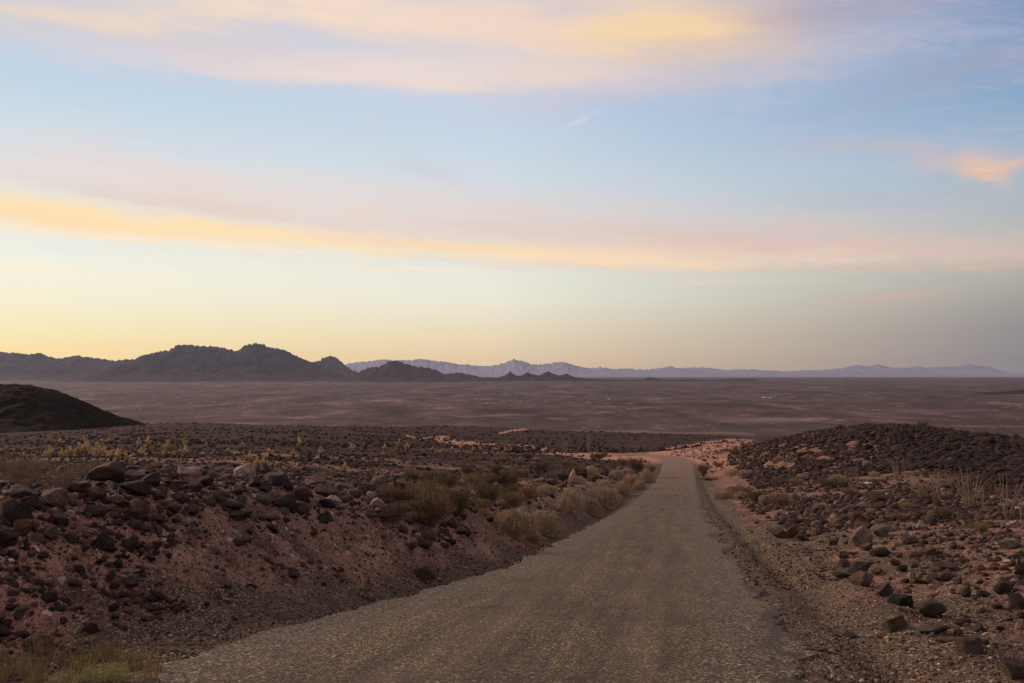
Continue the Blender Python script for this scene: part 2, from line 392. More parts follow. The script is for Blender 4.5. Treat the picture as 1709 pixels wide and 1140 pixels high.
def ground_mat():
    m, nt, b = newmat('desert_ground', 1.0, .1); q = NB(nt); P = q.coord()
    mk = q.sep(q.attr('mask', 'Color')); dark, grav, plain = mk[0], mk[1], mk[2]
    mk2 = q.sep(q.attr('mask_b', 'Color')); pale = mk2[0]; farp = mk2[1]; wash = mk2[2]
    n_big = q.noise(P, .35, 5); n_med = q.noise(P, 2.2, 5, .6); n_fin = q.noise(P, 14, 4, .65)
    dirt = q.ramp(n_med, [(.3, (.115, .060, .044)), (.5, (.245, .132, .098)), (.7, (.380, .228, .176))])
    dirt = q.mix(q.ss(.42, .62, n_big, 0, .8), dirt, (.200, .118, .092, 1))
    dirt = q.mix(q.ss(.47, .58, q.noise(P, 1.1, 7, .75), 0, .85), dirt, (.066, .038, .031, 1))
    dirt = q.mix(q.ss(.56, .68, q.noise(P, .7, 5, .6), 0, .6), dirt, (.36, .205, .155, 1))
    # embedded stones of several sizes
    h = 0.0
    col = dirt
    hs = []
    nd_ = nt.nodes.new('ShaderNodeVectorMath'); nd_.operation = 'MULTIPLY_ADD'; q.L.new(q.noise(P, 16, 3, .6, 'Color'), nd_.inputs[0]); nd_.inputs[1].default_value = (.09, .09, .09); q.L.new(P, nd_.inputs[2]); PD = nd_.outputs[0]
    for sc, thr, bright in ((55, .48, .9), (24, .58, 1.0), (10, .80, 1.0)):
        v = q.vor(P if sc > 40 else PD, sc); r = q.sep(v.outputs['Color'])
        cell = q.ss(thr, thr + .03, r[0]); body = q.ss(.52, .40, v.outputs['Distance'])
        f = q.m('MULTIPLY', cell, body)
        sc_ = q.ramp(r[1], [(0, (.028, .020, .019)), (.35, (.060, .040, .034)), (.6, (.11, .062, .045)), (.82, (.20, .14, .115)), (1, (.40, .30, .25))])
        col = q.mix(f, col, sc_); hs.append(q.m('MULTIPLY', f, 1.0 / sc))
    # dark desert varnish pavement
    dn = q.m('ADD', dark, q.m('MULTIPLY', q.m('SUBTRACT', n_med, .5), .7))
    dn = q.ss(.30, .62, dn)
    pn = q.mix(q.ss(.80, .86, dark), q.noise(P, 5, 6, .75), q.m('MULTIPLY_ADD', q.m('ADD', q.m('MULTIPLY', q.noise(P, .10, 6, .8), .5), q.m('MULTIPLY', q.noise(P, .6, 4, .8), .5)), 2.6, -.86))
    pav = q.ramp(pn, [(.26, (.009, .0055, .005)), (.5, (.022, .0115, .0095)), (.62, (.060, .028, .020)), (.76, (.19, .094, .068))])
    col = q.mix(q.m('MULTIPLY', dn, .92), col, pav)
    # gravel shoulder
    v = q.vor(P, 48); r = q.sep(v.outputs['Color'])
    gcol = q.ramp(r[0], [(0, (.018, .013, .011)), (.45, (.044, .031, .025)), (.66, (.105, .078, .056)), (.92, (.20, .158, .10)), (1, (.42, .33, .20))])
    gcol = q.mix(q.ss(.45, .65, n_med), gcol, (.075, .055, .045, 1))
    gn = q.ss(.3, .6, q.m('ADD', grav, q.m('MULTIPLY', q.m('SUBTRACT', n_fin, .5), .8)))
    col = q.mix(gn, col, gcol)
    col = q.mix(q.m('MULTIPLY', pale, .85), col, q.mix(n_med, (.27, .14, .10, 1), (.46, .27, .19, 1)))
    # the valley floor: reddish soil, pale flats and darker scrub along washes
    sq = nt.nodes.new('ShaderNodeVectorMath'); sq.operation = 'MULTIPLY'; sq.inputs[1].default_value = (1.0, .30, 1.0); q.L.new(P, sq.inputs[0]); Ps = sq.outputs[0]
    a1 = q.noise(Ps, .0050, 8, .70); a2 = q.noise(Ps, .0011, 6, .6); a3 = q.noise(Ps, .022, 6, .75)
    pc = q.ramp(a1, [(.34, (.040, .021, .018)), (.46, (.085, .043, .034)), (.56, (.150, .082, .062)), (.66, (.25, .150, .115))])
    pc = q.mix(q.ss(.45, .62, a2, 0, .6), pc, (.080, .047, .042, 1))
    pc = q.mix(q.ss(.48, .70, a3, 0, .8), pc, (.038, .027, .023, 1))
    pc = q.mix(q.m('MULTIPLY', wash, .75), pc, (.045, .042, .028, 1))
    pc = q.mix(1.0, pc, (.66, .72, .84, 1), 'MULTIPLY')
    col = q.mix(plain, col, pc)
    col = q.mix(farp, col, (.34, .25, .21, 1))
    q.L.new(col, b.inputs['Base Color'])
    hh = q.m('ADD', q.m('ADD', hs[0], hs[1]), hs[2])
    hh = q.m('ADD', hh, q.m('MULTIPLY', n_fin, .012)); hh = q.m('ADD', hh, q.m('MULTIPLY', q.ss(.5, .1, v.outputs['Distance']), q.m('MULTIPLY', gn, .015)))
    n = q.bump(hh, 1.0, .55)
    n = q.bump(q.m('MULTIPLY', a3, q.m('MULTIPLY', plain, 6.0)), 1.0, .6, n)
    q.L.new(n, b.inputs['Normal'])
    return m

def road_mat():
    m, nt, b = newmat('worn_chipseal_road', .92, .25); q = NB(nt); P = q.coord()
    at = q.sep(q.attr('mask', 'Color')); track, edge, dusty = at[0], at[1], at[2]
    v = q.vor(P, 62); r = q.sep(v.outputs['Color']); v2 = q.vor(P, 28); r2 = q.sep(v2.outputs['Color'])
    chips = q.ramp(r[0], [(0, (.016, .012, .010)), (.4, (.036, .027, .021)), (.68, (.078, .058, .041)), (.86, (.17, .125, .072)), (1, (.48, .37, .19))])
    big = q.ramp(r2[1], [(0, (.030, .025, .02)), (.6, (.08, .068, .05)), (1, (.52, .42, .25))])
    f2 = q.m('MULTIPLY', q.ss(.80, .84, r2[0]), q.ss(.45, .32, v2.outputs['Distance']))
    col = q.mix(f2, chips, big)
    nb = q.noise(P, .5, 4); nm = q.noise(P, 3.0, 4)
    col = q.mix(q.ss(.42, .62, nb, 0, .5), col, (.044, .031, .026, 1))
    col = q.mix(q.ss(.52, .68, q.noise(P, 1.4, 6, .7), 0, .5), col, (.095, .066, .048, 1))
    col = q.mix(q.ss(.60, .66, q.noise(P, .8, 7, .75), 0, .6), col, (.022, .016, .014, 1))
    col = q.mix(q.m('MULTIPLY', track, .6), col, (.098, .070, .054, 1))
    sy = nt.nodes.new('ShaderNodeCombineXYZ'); q.L.new(q.m('MULTIPLY', q.attr('across'), 1.7), sy.inputs[0]); q.L.new(q.m('MULTIPLY', q.attr('along'), .10), sy.inputs[1])
    ln = q.noise(sy.outputs[0], 1.6, 6, .65); ln2 = q.noise(sy.outputs[0], 6.0, 4, .7)
    lm = q.m('ADD', q.m('MULTIPLY', ln, .65), q.m('MULTIPLY', ln2, .35))
    col = q.mix(1.0, col, q.ramp(lm, [(.36, (.55, .52, .52)), (.5, (.95, .93, .92)), (.62, (1.35, 1.28, 1.15))]), 'MULTIPLY')
    fd = q.ss(.40, .60, q.m('ADD', q.m('MULTIPLY', q.attr('fade'), .75), q.m('MULTIPLY', q.m('SUBTRACT', nm, .5), .9)))
    vg = q.vor(P, 48); gc = q.ramp(q.sep(vg.outputs['Color'])[0], [(0, (.018, .013, .011)), (.45, (.044, .031, .025)), (.66, (.105, .078, .056)), (.92, (.20, .165, .11)), (1, (.40, .34, .24))])
    col = q.mix(fd, col, gc)
    crack = q.ss(.52, .64, q.m('ADD', q.m('MULTIPLY', edge, .45), q.m('MULTIPLY', nm, .55)))
    col = q.mix(q.m('MULTIPLY', crack, .75), col, (.034, .023, .018, 1))
    col = q.mix(dusty, col, (.21, .135, .105, 1))
    q.L.new(col, b.inputs['Base Color'])
    h = q.m('ADD', q.m('MULTIPLY', q.ss(.55, .1, v.outputs['Distance']), .008), q.m('MULTIPLY', f2, .016))
    q.L.new(q.bump(h, 1.0, .8), b.inputs['Normal'])
    return m

def rock_mat(name, c1, c2, patch=None, amt=.0, vary=.35):
    m, nt, b = newmat(name, .88, .3); q = NB(nt); P = q.coord()
    oi = nt.nodes.new('ShaderNodeObjectInfo')
    vv = nt.nodes.new('ShaderNodeVectorMath'); vv.operation = 'ADD'; nt.links.new(P, vv.inputs[0])
    cx = nt.nodes.new('ShaderNodeCombineXYZ'); nt.links.new(q.m('MULTIPLY', oi.outputs['Random'], 40.0), cx.inputs[0]); nt.links.new(cx.outputs[0], vv.inputs[1])
    P = vv.outputs[0]
    n1 = q.noise(P, 1.6, 6, .65); n2 = q.noise(P, 9, 5, .7)
    col = q.mix(q.ss(.35, .65, n1), (*c1, 1), (*c2, 1))
    col = q.mix(q.ss(.50, .68, n2, 0, .65), col, tuple(min(1, c * 2.1 + .01) for c in c2) + (1,))
    col = q.mix(q.ss(.54, .66, q.noise(P, 4, 5, .7), 0, .5), col, tuple(c * .45 for c in c1) + (1,))
    if patch:
        col = q.mix(q.m('MULTIPLY', q.ss(.50, .58, q.noise(P, 1.1, 5, .6)), amt), col, (*patch, 1))
    br = q.m('MULTIPLY_ADD', oi.outputs['Random'], vary * 2, 1 - vary)
    col = q.mix(1.0, col, br, 'MULTIPLY')
    q.L.new(col, b.inputs['Base Color'])
    q.L.new(q.bump(q.m('ADD', n1, q.m('MULTIPLY', n2, .5)), .30, .9), b.inputs['Normal'])
    return m
def rubble_mat():
    m, nt, b = newmat('loose_stone_rubble', .9, .25); q = NB(nt); P = q.coord()
    t = q.attr('tint'); col = q.ramp(t, [(0, (.014, .0088, .0080)), (.35, (.042, .024, .020)), (.55, (.095, .050, .037)), (.72, (.17, .098, .076)), (.88, (.27, .17, .14)), (1, (.48, .35, .29))])
    n = q.noise(P, 12, 4, .7)
    col = q.mix(1.0, col, q.ramp(n, [(.3, (.6, .6, .6)), (.7, (1.25, 1.2, 1.15))]), 'MULTIPLY')
    q.L.new(col, b.inputs['Base Color']); q.L.new(q.bump(n, .03, .6), b.inputs['Normal'])
    return m
def plain_mat(name, c, rough=.85, var=.35, transl=0.0):
    m, nt, b = newmat(name, rough, .15); q = NB(nt)
    oi = nt.nodes.new('ShaderNodeObjectInfo'); t = q.attr('tint')
    f = q.m('MULTIPLY_ADD', q.m('ADD', q.m('MULTIPLY', t, .7), q.m('MULTIPLY', oi.outputs['Random'], .3)), var * 2, 1 - var)
    q.L.new(q.mix(1.0, (*c, 1), f, 'MULTIPLY'), b.inputs['Base Color'])
    return m
def mountain_mat(name, c1, c2):
    m, nt, b = newmat(name, 1.0, .05); q = NB(nt); P = q.coord()
    n = q.noise(P, .0035, 8, .72); n2 = q.noise(P, .012, 6, .75)
    col = q.mix(q.ss(.36, .66, n), (*c1, 1), (*c2, 1)); col = q.mix(q.ss(.5, .7, n2, 0, .4), col, tuple(c * 1.6 for c in c2) + (1,))
    q.L.new(col, b.inputs['Base Color']); q.L.new(q.bump(q.m('ADD', n, q.m('MULTIPLY', n2, .3)), 90.0, .8), b.inputs['Normal'])
    return m

M_GROUND = ground_mat(); M_ROAD = road_mat(); M_RUB = rubble_mat()
ROCKM = {
    'black': rock_mat('black_basalt', (.020, .0145, .012), (.045, .032, .026), (.10, .065, .048), .5),
    'dark grey': rock_mat('dark_grey_basalt', (.036, .027, .023), (.085, .062, .050), (.13, .10, .085), .35),
    'dark brown': rock_mat('dark_brown_varnished_rock', (.042, .026, .019), (.105, .060, .040), (.20, .125, .088), .5),
    'brown': rock_mat('brown_weathered_rock', (.085, .050, .034), (.165, .098, .068), (.22, .15, .12), .5),
    'rust': rock_mat('rust_brown_rock', (.10, .042, .023), (.18, .085, .050), (.07, .04, .03), .5),
    'tan': rock_mat('tan_rock', (.19, .125, .092), (.30, .205, .155), (.09, .06, .045), .5),
    'grey': rock_mat('grey_rock', (.12, .096, .084), (.21, .168, .145), (.06, .045, .04), .5),
    'pale pink': rock_mat('pale_pink_rock', (.36, .235, .195), (.52, .36, .31), (.14, .09, .07), .5, .15),
    'whitish': rock_mat('whitish_quartz_rock', (.38, .31, .28), (.55, .47, .43), (.2, .15, .12), .4, .12),
    'olive brown': rock_mat('olive_brown_rock', (.075, .058, .036), (.125, .098, .062), (.06, .045, .03), .5),
}
# ---------------------------------------------------------------- ground sheet
def bare(x, y, u, row):
    n = perlin(x * .16 + 3, y * .42, 641) + .6 * perlin(x * .45, y * 1.1, 642)
    w = sst(1500, 1380, u) * sst(728, 750, row) + .45 * sst(1660, 1480, u) * sst(745, 775, row)
    return sst(.05, .28, n * np.clip(w, 0, 1))
def make_ground():
    th = np.concatenate([np.linspace(-180, -40, 30)[:-1], np.linspace(-40, -29, 60)[:-1], np.linspace(-29, 29, 960)[:-1], np.linspace(29, 40, 60)[:-1], np.linspace(40, 180, 31)[:-1]])
    th = np.radians(th)
    r = np.concatenate([[.6, 1.5, 2.5, 3.5], np.exp(np.arange(math.log(4.4), math.log(420), .0078)), np.exp(np.arange(math.log(420), math.log(62000), .0125)), [64000]])
    T, Rr = np.meshgrid(th, r); X = Rr * np.sin(T); Y = Rr * np.cos(T)
    Z = H(X, Y)
    nt_, nr = len(th), len(r)
    V = np.stack([X, Y, Z], -1).reshape(-1, 3)
    V = np.vstack([V, [[0, 0, -1.6]]])
    i = np.arange(nr - 1)[:, None] * nt_; j = np.arange(nt_)[None, :]; j2 = (j + 1) % nt_
    Fq = np.stack([i + j, i + nt_ + j, i + nt_ + j2, i + j2], -1).reshape(-1, 4)[:, ::-1]
    Fq = Fq[:, ::-1][:, [0, 3, 2, 1]]
    c = len(V) - 1
    cap = np.stack([np.full(nt_, c), np.arange(nt_), (np.arange(nt_) + 1) % nt_, (np.arange(nt_) + 1) % nt_], -1)
    # masks
    x, y, z = V[:, 0], V[:, 1], V[:, 2]
    u, D = pol(x, y); row = HY - z / np.maximum(D, .5) * F; s = x - road_c(y)
    fr = (y > 0)
    n = fbm(x * .06, y * .04, 4, 101); n2 = fbm(x * .4, y * .3, 4, 111)
    dark = np.zeros(len(V))
    left = (s < 0) & fr
    # left plateau: stony, darker with distance, pink strips left bare
    dk = .55 * sst(-5.6, -8, s) + .35 * sst(60, 170, D) + .35 * n
    strips = np.clip(fbm(x * .02, y * .09, 3, 121), 0, 1) * sst(40, 70, D) * (1 - sst(150, 220, D)) * (u < 900)
    dk = dk - strips * 1.6
    dark = np.where(left, dk, dark)
    # right verge and hill
    dr = .20 * sst(7, 14, s) + .95 * sst(1225, 1310, u) * sst(66, 92, D) + .5 * sst(1450, 1650, u) * sst(36, 60, D) + .3 * n
    dark = np.where((s >= 0) & fr, dr, dark)
    hillpatch = np.zeros(len(V))
    for (pu, pv, su, sv) in ((1432, 742, 24, 8), (1452, 733, 14, 5), (1360, 752, 36, 3.5), (1375, 764, 30, 3), (1470, 752, 26, 3.5), (1470, 770, 60, 5), (1300, 775, 30, 6), (1440, 765, 30, 3)):
        hillpatch = np.maximum(hillpatch, np.exp(-((u - pu) / su) ** 2 - ((row - pv - 3 * perlin(u / 20, row / 6, 7)) / sv) ** 2) * ((D > 60) & (D < 160)))
    bz = bare(x, y, u, row) * (s > 6) * (D > 60) * (D < 190)
    dark = dark - hillpatch * 1.6 - bz * 1.2
    # middle dark slopes
    midd = sst(170, 260, D) * (1 - sst(1400, 2200, D))
    dark = np.maximum(dark, midd * (.85 + .35 * n))
    dark = np.clip(dark, 0, 1)
    # gravel: shoulders next to the road
    nearL = sst(26, 12, y)
    g = np.where(s < 0, 1 - sst(0, 1, (-s - 2.6 - .7 * nearL) / (2.4 + .5 * nearL)), 1 - sst(2.2, 5.2, s)) * (1 - sst(130, 160, y)) * (y < 200)
    g = np.maximum(g, np.where(s > 0, .5 * (1 - sst(5, 9, s)), 0) * (y < 40))
    g = np.clip(g + .55 * n2 * (g > .02) * (g < .98), 0, 1)
    dark = dark * (1 - g)
    # bare pinkish tracks
    pale = np.zeros(len(V)); ok = (D > 110) & (D < 1200) & fr
    def dist(poly):
        best = np.full(len(V), 1e9)
        for (x0, y0, w0), (x1, y1, w1) in zip(poly[:-1], poly[1:]):
            dx, dy = x1 - x0, (y1 - y0) * 5; t = np.clip(((u - x0) * dx + (row - y0) * 5 * dy) / (dx * dx + dy * dy), 0, 1)
            ww = w0 + (w1 - w0) * t
            best = np.minimum(best, np.hypot(u - x0 - t * dx, (row - y0) * 5 - t * dy) / ww)
        return best
    for poly, st in (([(1150, 768, 40), (1060, 765, 34), (1000, 762, 30), (900, 750, 28), (820, 744, 22), (760, 738, 20), (730, 731, 14)], 1.0),
                 ([(680, 727, 5), (700, 732, 8), (745, 729, 10)], 1.0), ([(835, 723, 5), (860, 718, 8), (905, 713, 5), (980, 711, 3)], 1.0),
                 ([(1110, 758, 34), (1165, 748, 40), (1210, 740, 34), (1245, 733, 20)], 1.2)):
        pale = np.maximum(pale, (1 - sst(.5, 1.15, dist(poly) + .25 * perlin(u / 9, row / 2, 9))) * ok * st)
    pale = np.maximum(pale, np.exp(-((u - 1210) / 60) ** 2 - ((row - 772) / 14) ** 2) * .8 * (D > 90) * (D < 200))
    pale = np.clip(pale, 0, 1); dark = dark * (1 - pale)
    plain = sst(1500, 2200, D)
    # washes with scrub on the valley floor, and pale flats
    w1 = np.abs(fbm(x / 600 + 4, y / 900, 6, 131)); w2 = np.abs(fbm(x / 260, y / 1100 + 9, 6, 141))
    wash = ((1 - sst(.0, .028, w1)) * .9 + (1 - sst(0, .02, w2)) * .6 * (D < 7500)) * plain * sst(-.25, .15, fbm(x / 1500, y / 1500, 2, 151))
    wash = np.maximum(wash, plain * sst(.18, .45, fbm(x / 1200, y / 900, 4, 161)) * .5)
    wash = np.clip(wash, 0, 1)
    farp = plain * (sst(.25, .5, fbm(x / 500 + 7, y / 350, 5, 171)) * .35 + (1 - sst(0, .008, np.abs(fbm(x / 1300, y / 500 + 3, 4, 181)))) * .5) * (D < 12000)
    me = mesh_np('ground', V, np.vstack([Fq]), M_GROUND,
                 {'mask': np.stack([dark, g, plain], -1), 'mask_b': np.stack([pale, np.clip(farp, 0, 1), wash], -1)})
    o = link('ground', me); o['kind'] = 'structure'
    return o
make_ground()

def make_road():
    ys = [-12.0]
    while ys[-1] < 178: ys.append(ys[-1] + max(.05, abs(ys[-1]) * .009))
    ys = np.array(ys); ss = np.linspace(-1, 1, 121)
    Yg, Sg = np.meshgrid(ys, ss, indexing='ij')
    halfL = 2.30 + .18 * perlin(Yg * .8, Yg * 0 + 2, 201) + .06 * perlin(Yg * 6, Yg * 0, 202) + 1.15 * sst(22, 7, Yg) + .22 * fbm(Yg * 1.4, Yg * 0 + 6, 3, 209) * sst(30, 12, Yg)
    halfR = 2.30 + .30 * perlin(Yg * .45, Yg * 0 + 9, 203) + .14 * perlin(Yg * 1.9, Yg * 0, 208) + .10 * perlin(Yg * 6, Yg * 0, 204)
    s = np.where(Sg < 0, Sg * halfL, Sg * halfR)
    X = road_c(Yg) + s
    Z = road_z(Yg) + .004 - .022 * (Sg ** 4) + .008 * perlin(X * .8, Yg * .5, 205)
    Z = np.where(np.abs(Sg) > .985, Z - .05, Z)
    n0, n1 = X.shape
    V = np.stack([X, Yg, Z], -1).reshape(-1, 3)
    i = np.arange(n0 - 1)[:, None] * n1; j = np.arange(n1 - 1)[None, :]
    Fq = np.stack([i + j, i + j + 1, i + n1 + j + 1, i + n1 + j], -1).reshape(-1, 4)
    sf = s.ravel(); yf = Yg.ravel()
    track = np.exp(-((sf + 1.0 + .15 * perlin(yf * .1, yf * 0, 215)) / .38) ** 2) + np.exp(-((sf - .75 + .15 * perlin(yf * .1, yf * 0, 216)) / .38) ** 2)
    edge = np.clip(sst(1.4, 2.3, sf) * (.35 + 1.0 * np.clip(perlin(sf * 1.2, yf * .35, 206) + .45, 0, 1.2)) + .25 * sst(-1.9, -2.3, sf), 0, 1) * (1 - sst(100, 125, yf))
    dusty = np.clip(sst(127, 150, yf + 6 * perlin(sf, yf * .2, 207)) * .45 + .3 * sst(60, 120, yf), 0, 1)
    me = mesh_np('road', V, Fq, M_ROAD, {'mask': np.stack([np.clip(track, 0, 1) * (.5 + .5 * sst(15, 40, yf)), edge, dusty], -1), 'across': sf, 'along': yf, 'fade': np.clip(1.25 - (1 - np.abs(Sg.ravel())) * np.where(Sg.ravel() < 0, halfL.ravel(), halfR.ravel()) / 1.5, 0, 1.25)})
    o = link('road', me); o['kind'] = 'structure'
make_road()

# ---------------------------------------------------------------- hill at the left
def make_hill():
    D0 = 640.0
    prof = [(-520, 720), (-400, 704), (-250, 676), (-100, 650), (-30, 643.5), (0, 641.5), (30, 641), (55, 644), (80, 650), (105, 658), (130, 669), (155, 683), (178, 696), (198, 706), (215, 714), (240, 724), (320, 740)]
    px, pr = zip(*prof); us = np.linspace(-520, 320, 340); ds = np.linspace(455, 900, 220)
    Ug, Dg = np.meshgrid(us, ds, indexing='ij')
    X = (Ug - CX) / F * Dg
    uw = CX + X / D0 * F          # the hill's own lateral axis
    zc = -(np.interp(uw, px, pr) - HY) / F * D0
    zc = zc + perlin(uw / 60, uw * 0, 301) * .5
    T = H(X, Dg, False)
    t = np.where(Dg < D0, (D0 - Dg) / 165, (Dg - D0) / 85)
    fall = np.clip(1 - t, 0, 1) ** 1.15 * (1 - .25 * np.exp(-(t / .12) ** 2) * 0)
    bump = np.maximum(zc - T, 0) * sst(0, 1, fall) ** .8
    bump = bump * (1 - .10 * np.clip(fbm(uw / 45, Dg / 120, 4, 311, ridged=True), 0, 1) * sst(.02, .3, t))
    Z = T + bump + 2.0 * fbm(X * .12, Dg * .07, 5, 321) * sst(0, 3, bump) - 1.6 * (1 - sst(0, 2.5, bump))
    V = np.stack([X, Dg, Z], -1).reshape(-1, 3); n0, n1 = X.shape
    i = np.arange(n0 - 1)[:, None] * n1; j = np.arange(n1 - 1)[None, :]
    Fq = np.stack([i + j, i + n1 + j, i + n1 + j + 1, i + j + 1], -1).reshape(-1, 4)
    m, nt, b = newmat('hill_dark_slope', 1.0, .05); q = NB(nt); P = q.coord()
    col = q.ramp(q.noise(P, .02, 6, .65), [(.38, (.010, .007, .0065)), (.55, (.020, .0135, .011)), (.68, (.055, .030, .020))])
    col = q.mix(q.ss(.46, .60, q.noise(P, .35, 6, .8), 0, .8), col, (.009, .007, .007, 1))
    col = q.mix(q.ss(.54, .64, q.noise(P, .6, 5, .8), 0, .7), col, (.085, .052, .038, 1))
    q.L.new(col, b.inputs['Base Color']); q.L.new(q.bump(q.noise(P, .25, 6, .75), 4.0, 1.0), b.inputs['Normal'])
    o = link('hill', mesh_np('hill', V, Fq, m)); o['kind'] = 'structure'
    tag(o, 'bare dark rounded hill rising from the slope beyond the cholla', None)
make_hill()

# ---------------------------------------------------------------- mountain ranges
def mountain_range(name, pts, D0, wf, wb, mat, seed, label, jag=1.0, relief=1.0, floor_row=None, nu=700, nd=90):
    px, pr = zip(*pts); px = np.array(px, float); pr = np.array(pr, float)
    u0, u1 = px[0], px[-1]
    us = np.linspace(u0, u1, nu); t = np.concatenate([np.linspace(-1, 0, nd)[:-1], np.linspace(0, 1, nd // 3)])
    Ug, Tg = np.meshgrid(us, t, indexing='ij')
    Dg = D0 + np.where(Tg < 0, Tg * wf, Tg * wb)
    crest = np.interp(us, px, pr)
    crest = crest - jag * (3.6 * (fbm(us / 11, us * 0 + 3, 4, seed, ridged=True, gain=.62) - .32) + 1.7 * perlin(us / 3.6, us * 0 + 1, seed + 1)) * np.clip((np.interp(us, px, pr) * -1 + 632) / 12, 0, 1)
    smooth = np.interp(us, px, pr)[:, None]
    zc = -(smooth + (crest[:, None] - smooth) * np.exp(-(Tg / .13) ** 2) - HY) / F * D0
    X = (Ug - CX) / F * D0 + 0 * Dg
    # widen so that the range keeps its real plan shape
    base = H(X, Dg, False) - 8
    top = np.maximum(zc, base)
    h = top - base
    p = 1 - np.abs(Tg)
    wx = X / (D0 * .015) ; wy = Tg * (wf / D0) * 9
    sp = fbm(wx + .6 * perlin(wx * .5, wy, seed + 5), wy * .7, 5, seed + 3, ridged=True)
    sp2 = fbm(wx * 3, wy * 2.4, 4, seed + 9, ridged=True)
    shp = p ** 1.05
    lower = (1 - p) * 4 * p
    shp = shp * (1 - lower * (.46 * (0.5 - .5 * sp) + .20 * (.5 - .5 * sp2)) * 1.5 * relief)
    Z = base + h * np.clip(shp, 0, 1)
    V = np.stack([X, Dg, Z], -1).reshape(-1, 3); n0, n1 = X.shape
    i = np.arange(n0 - 1)[:, None] * n1; j = np.arange(n1 - 1)[None, :]
    Fq = np.stack([i + j, i + n1 + j, i + n1 + j + 1, i + j + 1], -1).reshape(-1, 4)
    o = link(name, mesh_np(name, V, Fq, mat)); o['kind'] = 'structure'; o['label'] = label
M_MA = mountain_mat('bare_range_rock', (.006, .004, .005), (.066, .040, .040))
M_MB = mountain_mat('far_range_hazed_rock', (.17, .17, .225), (.24, .235, .30))  # pale blue of distant haze painted into the rock colour
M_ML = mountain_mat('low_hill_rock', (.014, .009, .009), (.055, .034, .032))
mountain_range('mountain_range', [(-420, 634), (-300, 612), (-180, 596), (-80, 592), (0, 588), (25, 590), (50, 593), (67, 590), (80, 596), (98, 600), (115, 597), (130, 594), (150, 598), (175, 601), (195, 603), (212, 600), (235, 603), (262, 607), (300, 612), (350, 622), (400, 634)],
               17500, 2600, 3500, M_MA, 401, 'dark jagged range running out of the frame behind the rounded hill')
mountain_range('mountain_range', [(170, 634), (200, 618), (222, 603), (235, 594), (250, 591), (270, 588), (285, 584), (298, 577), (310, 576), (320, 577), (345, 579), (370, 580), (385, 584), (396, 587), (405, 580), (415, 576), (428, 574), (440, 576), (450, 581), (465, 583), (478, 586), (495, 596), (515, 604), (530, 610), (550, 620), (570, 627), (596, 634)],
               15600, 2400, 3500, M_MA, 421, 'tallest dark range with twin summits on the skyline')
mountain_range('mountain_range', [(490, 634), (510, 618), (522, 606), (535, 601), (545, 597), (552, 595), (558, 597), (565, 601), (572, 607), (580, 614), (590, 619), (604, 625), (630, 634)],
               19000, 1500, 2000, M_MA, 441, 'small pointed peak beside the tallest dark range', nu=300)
mountain_range('mountain_range', [(560, 635), (580, 629), (597, 622), (615, 615), (632, 613), (640, 610), (648, 605), (657, 602.5), (668, 605), (680, 609), (692, 612), (712, 614), (728, 619), (742, 625), (752, 624), (765, 622), (785, 626), (805, 630), (840, 635)],
               14300, 1300, 2000, M_ML, 461, 'low dark humped hill in front of the blue ranges', nu=500)
mountain_range('mountain_range', [(790, 634), (800, 631), (815, 629.5), (830, 631), (842, 627), (851, 621), (860, 626), (868, 628), (880, 622), (890, 625), (900, 627), (908, 623), (915, 620.5), (925, 625), (935, 627), (945, 624), (955, 628), (965, 631), (985, 632), (1000, 633), (1050, 634), (1072, 633.5), (1085, 629.5), (1095, 632), (1108, 634), (1150, 633), (1180, 634.5), (1205, 633), (1230, 632), (1258, 633), (1275, 637), (1300, 641)],
               14200, 500, 900, M_ML, 481, 'chain of tiny dark knolls along the far edge of the plain', jag=.6, nu=700, nd=40)
mountain_range('mountain_range', [(520, 629), (580, 608), (610, 604), (640, 601), (660, 602), (680, 602), (700, 600), (720, 602), (745, 605), (765, 609), (780, 609), (800, 612), (815, 612), (830, 609), (845, 606), (858, 600), (866, 602), (880, 606), (890, 609), (905, 609), (915, 607), (925, 606), (940, 605), (960, 611), (985, 616), (995, 614), (1005, 613), (1020, 617), (1035, 616), (1050, 616), (1080, 618), (1100, 615), (1120, 612), (1135, 616), (1165, 619), (1200, 621), (1225, 618), (1240, 617), (1270, 618), (1310, 621), (1345, 619), (1375, 620), (1400, 618), (1425, 620), (1450, 619), (1475, 616), (1500, 614), (1515, 616), (1540, 620), (1565, 624), (1600, 623), (1620, 622), (1660, 625), (1700, 624), (1800, 629)],
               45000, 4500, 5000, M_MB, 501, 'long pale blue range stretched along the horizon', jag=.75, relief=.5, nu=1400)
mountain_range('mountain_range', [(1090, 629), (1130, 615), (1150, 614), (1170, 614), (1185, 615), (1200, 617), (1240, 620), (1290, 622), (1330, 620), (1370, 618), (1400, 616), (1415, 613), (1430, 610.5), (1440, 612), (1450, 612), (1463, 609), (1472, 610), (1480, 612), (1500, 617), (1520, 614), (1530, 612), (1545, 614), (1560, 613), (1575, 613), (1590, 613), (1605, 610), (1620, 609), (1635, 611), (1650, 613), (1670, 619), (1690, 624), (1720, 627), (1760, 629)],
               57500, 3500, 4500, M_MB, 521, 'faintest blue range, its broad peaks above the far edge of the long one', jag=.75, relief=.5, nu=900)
mountain_range('mountain_range', [(250, 660), (262, 657), (278, 654), (288, 651), (296, 651), (306, 653), (322, 655), (340, 658), (352, 661)], 8100, 260, 500, M_ML, 541, 'small dark butte out on the reddish plain', jag=.6, nu=160, nd=40)
mountain_range('mountain_range', [(1455, 665), (1475, 660), (1495, 658), (1512, 659), (1535, 661), (1560, 665)], 6600, 200, 500, M_ML, 551, 'dark low mound far out on the plain beyond the stony hill', jag=.4, nu=160, nd=40)
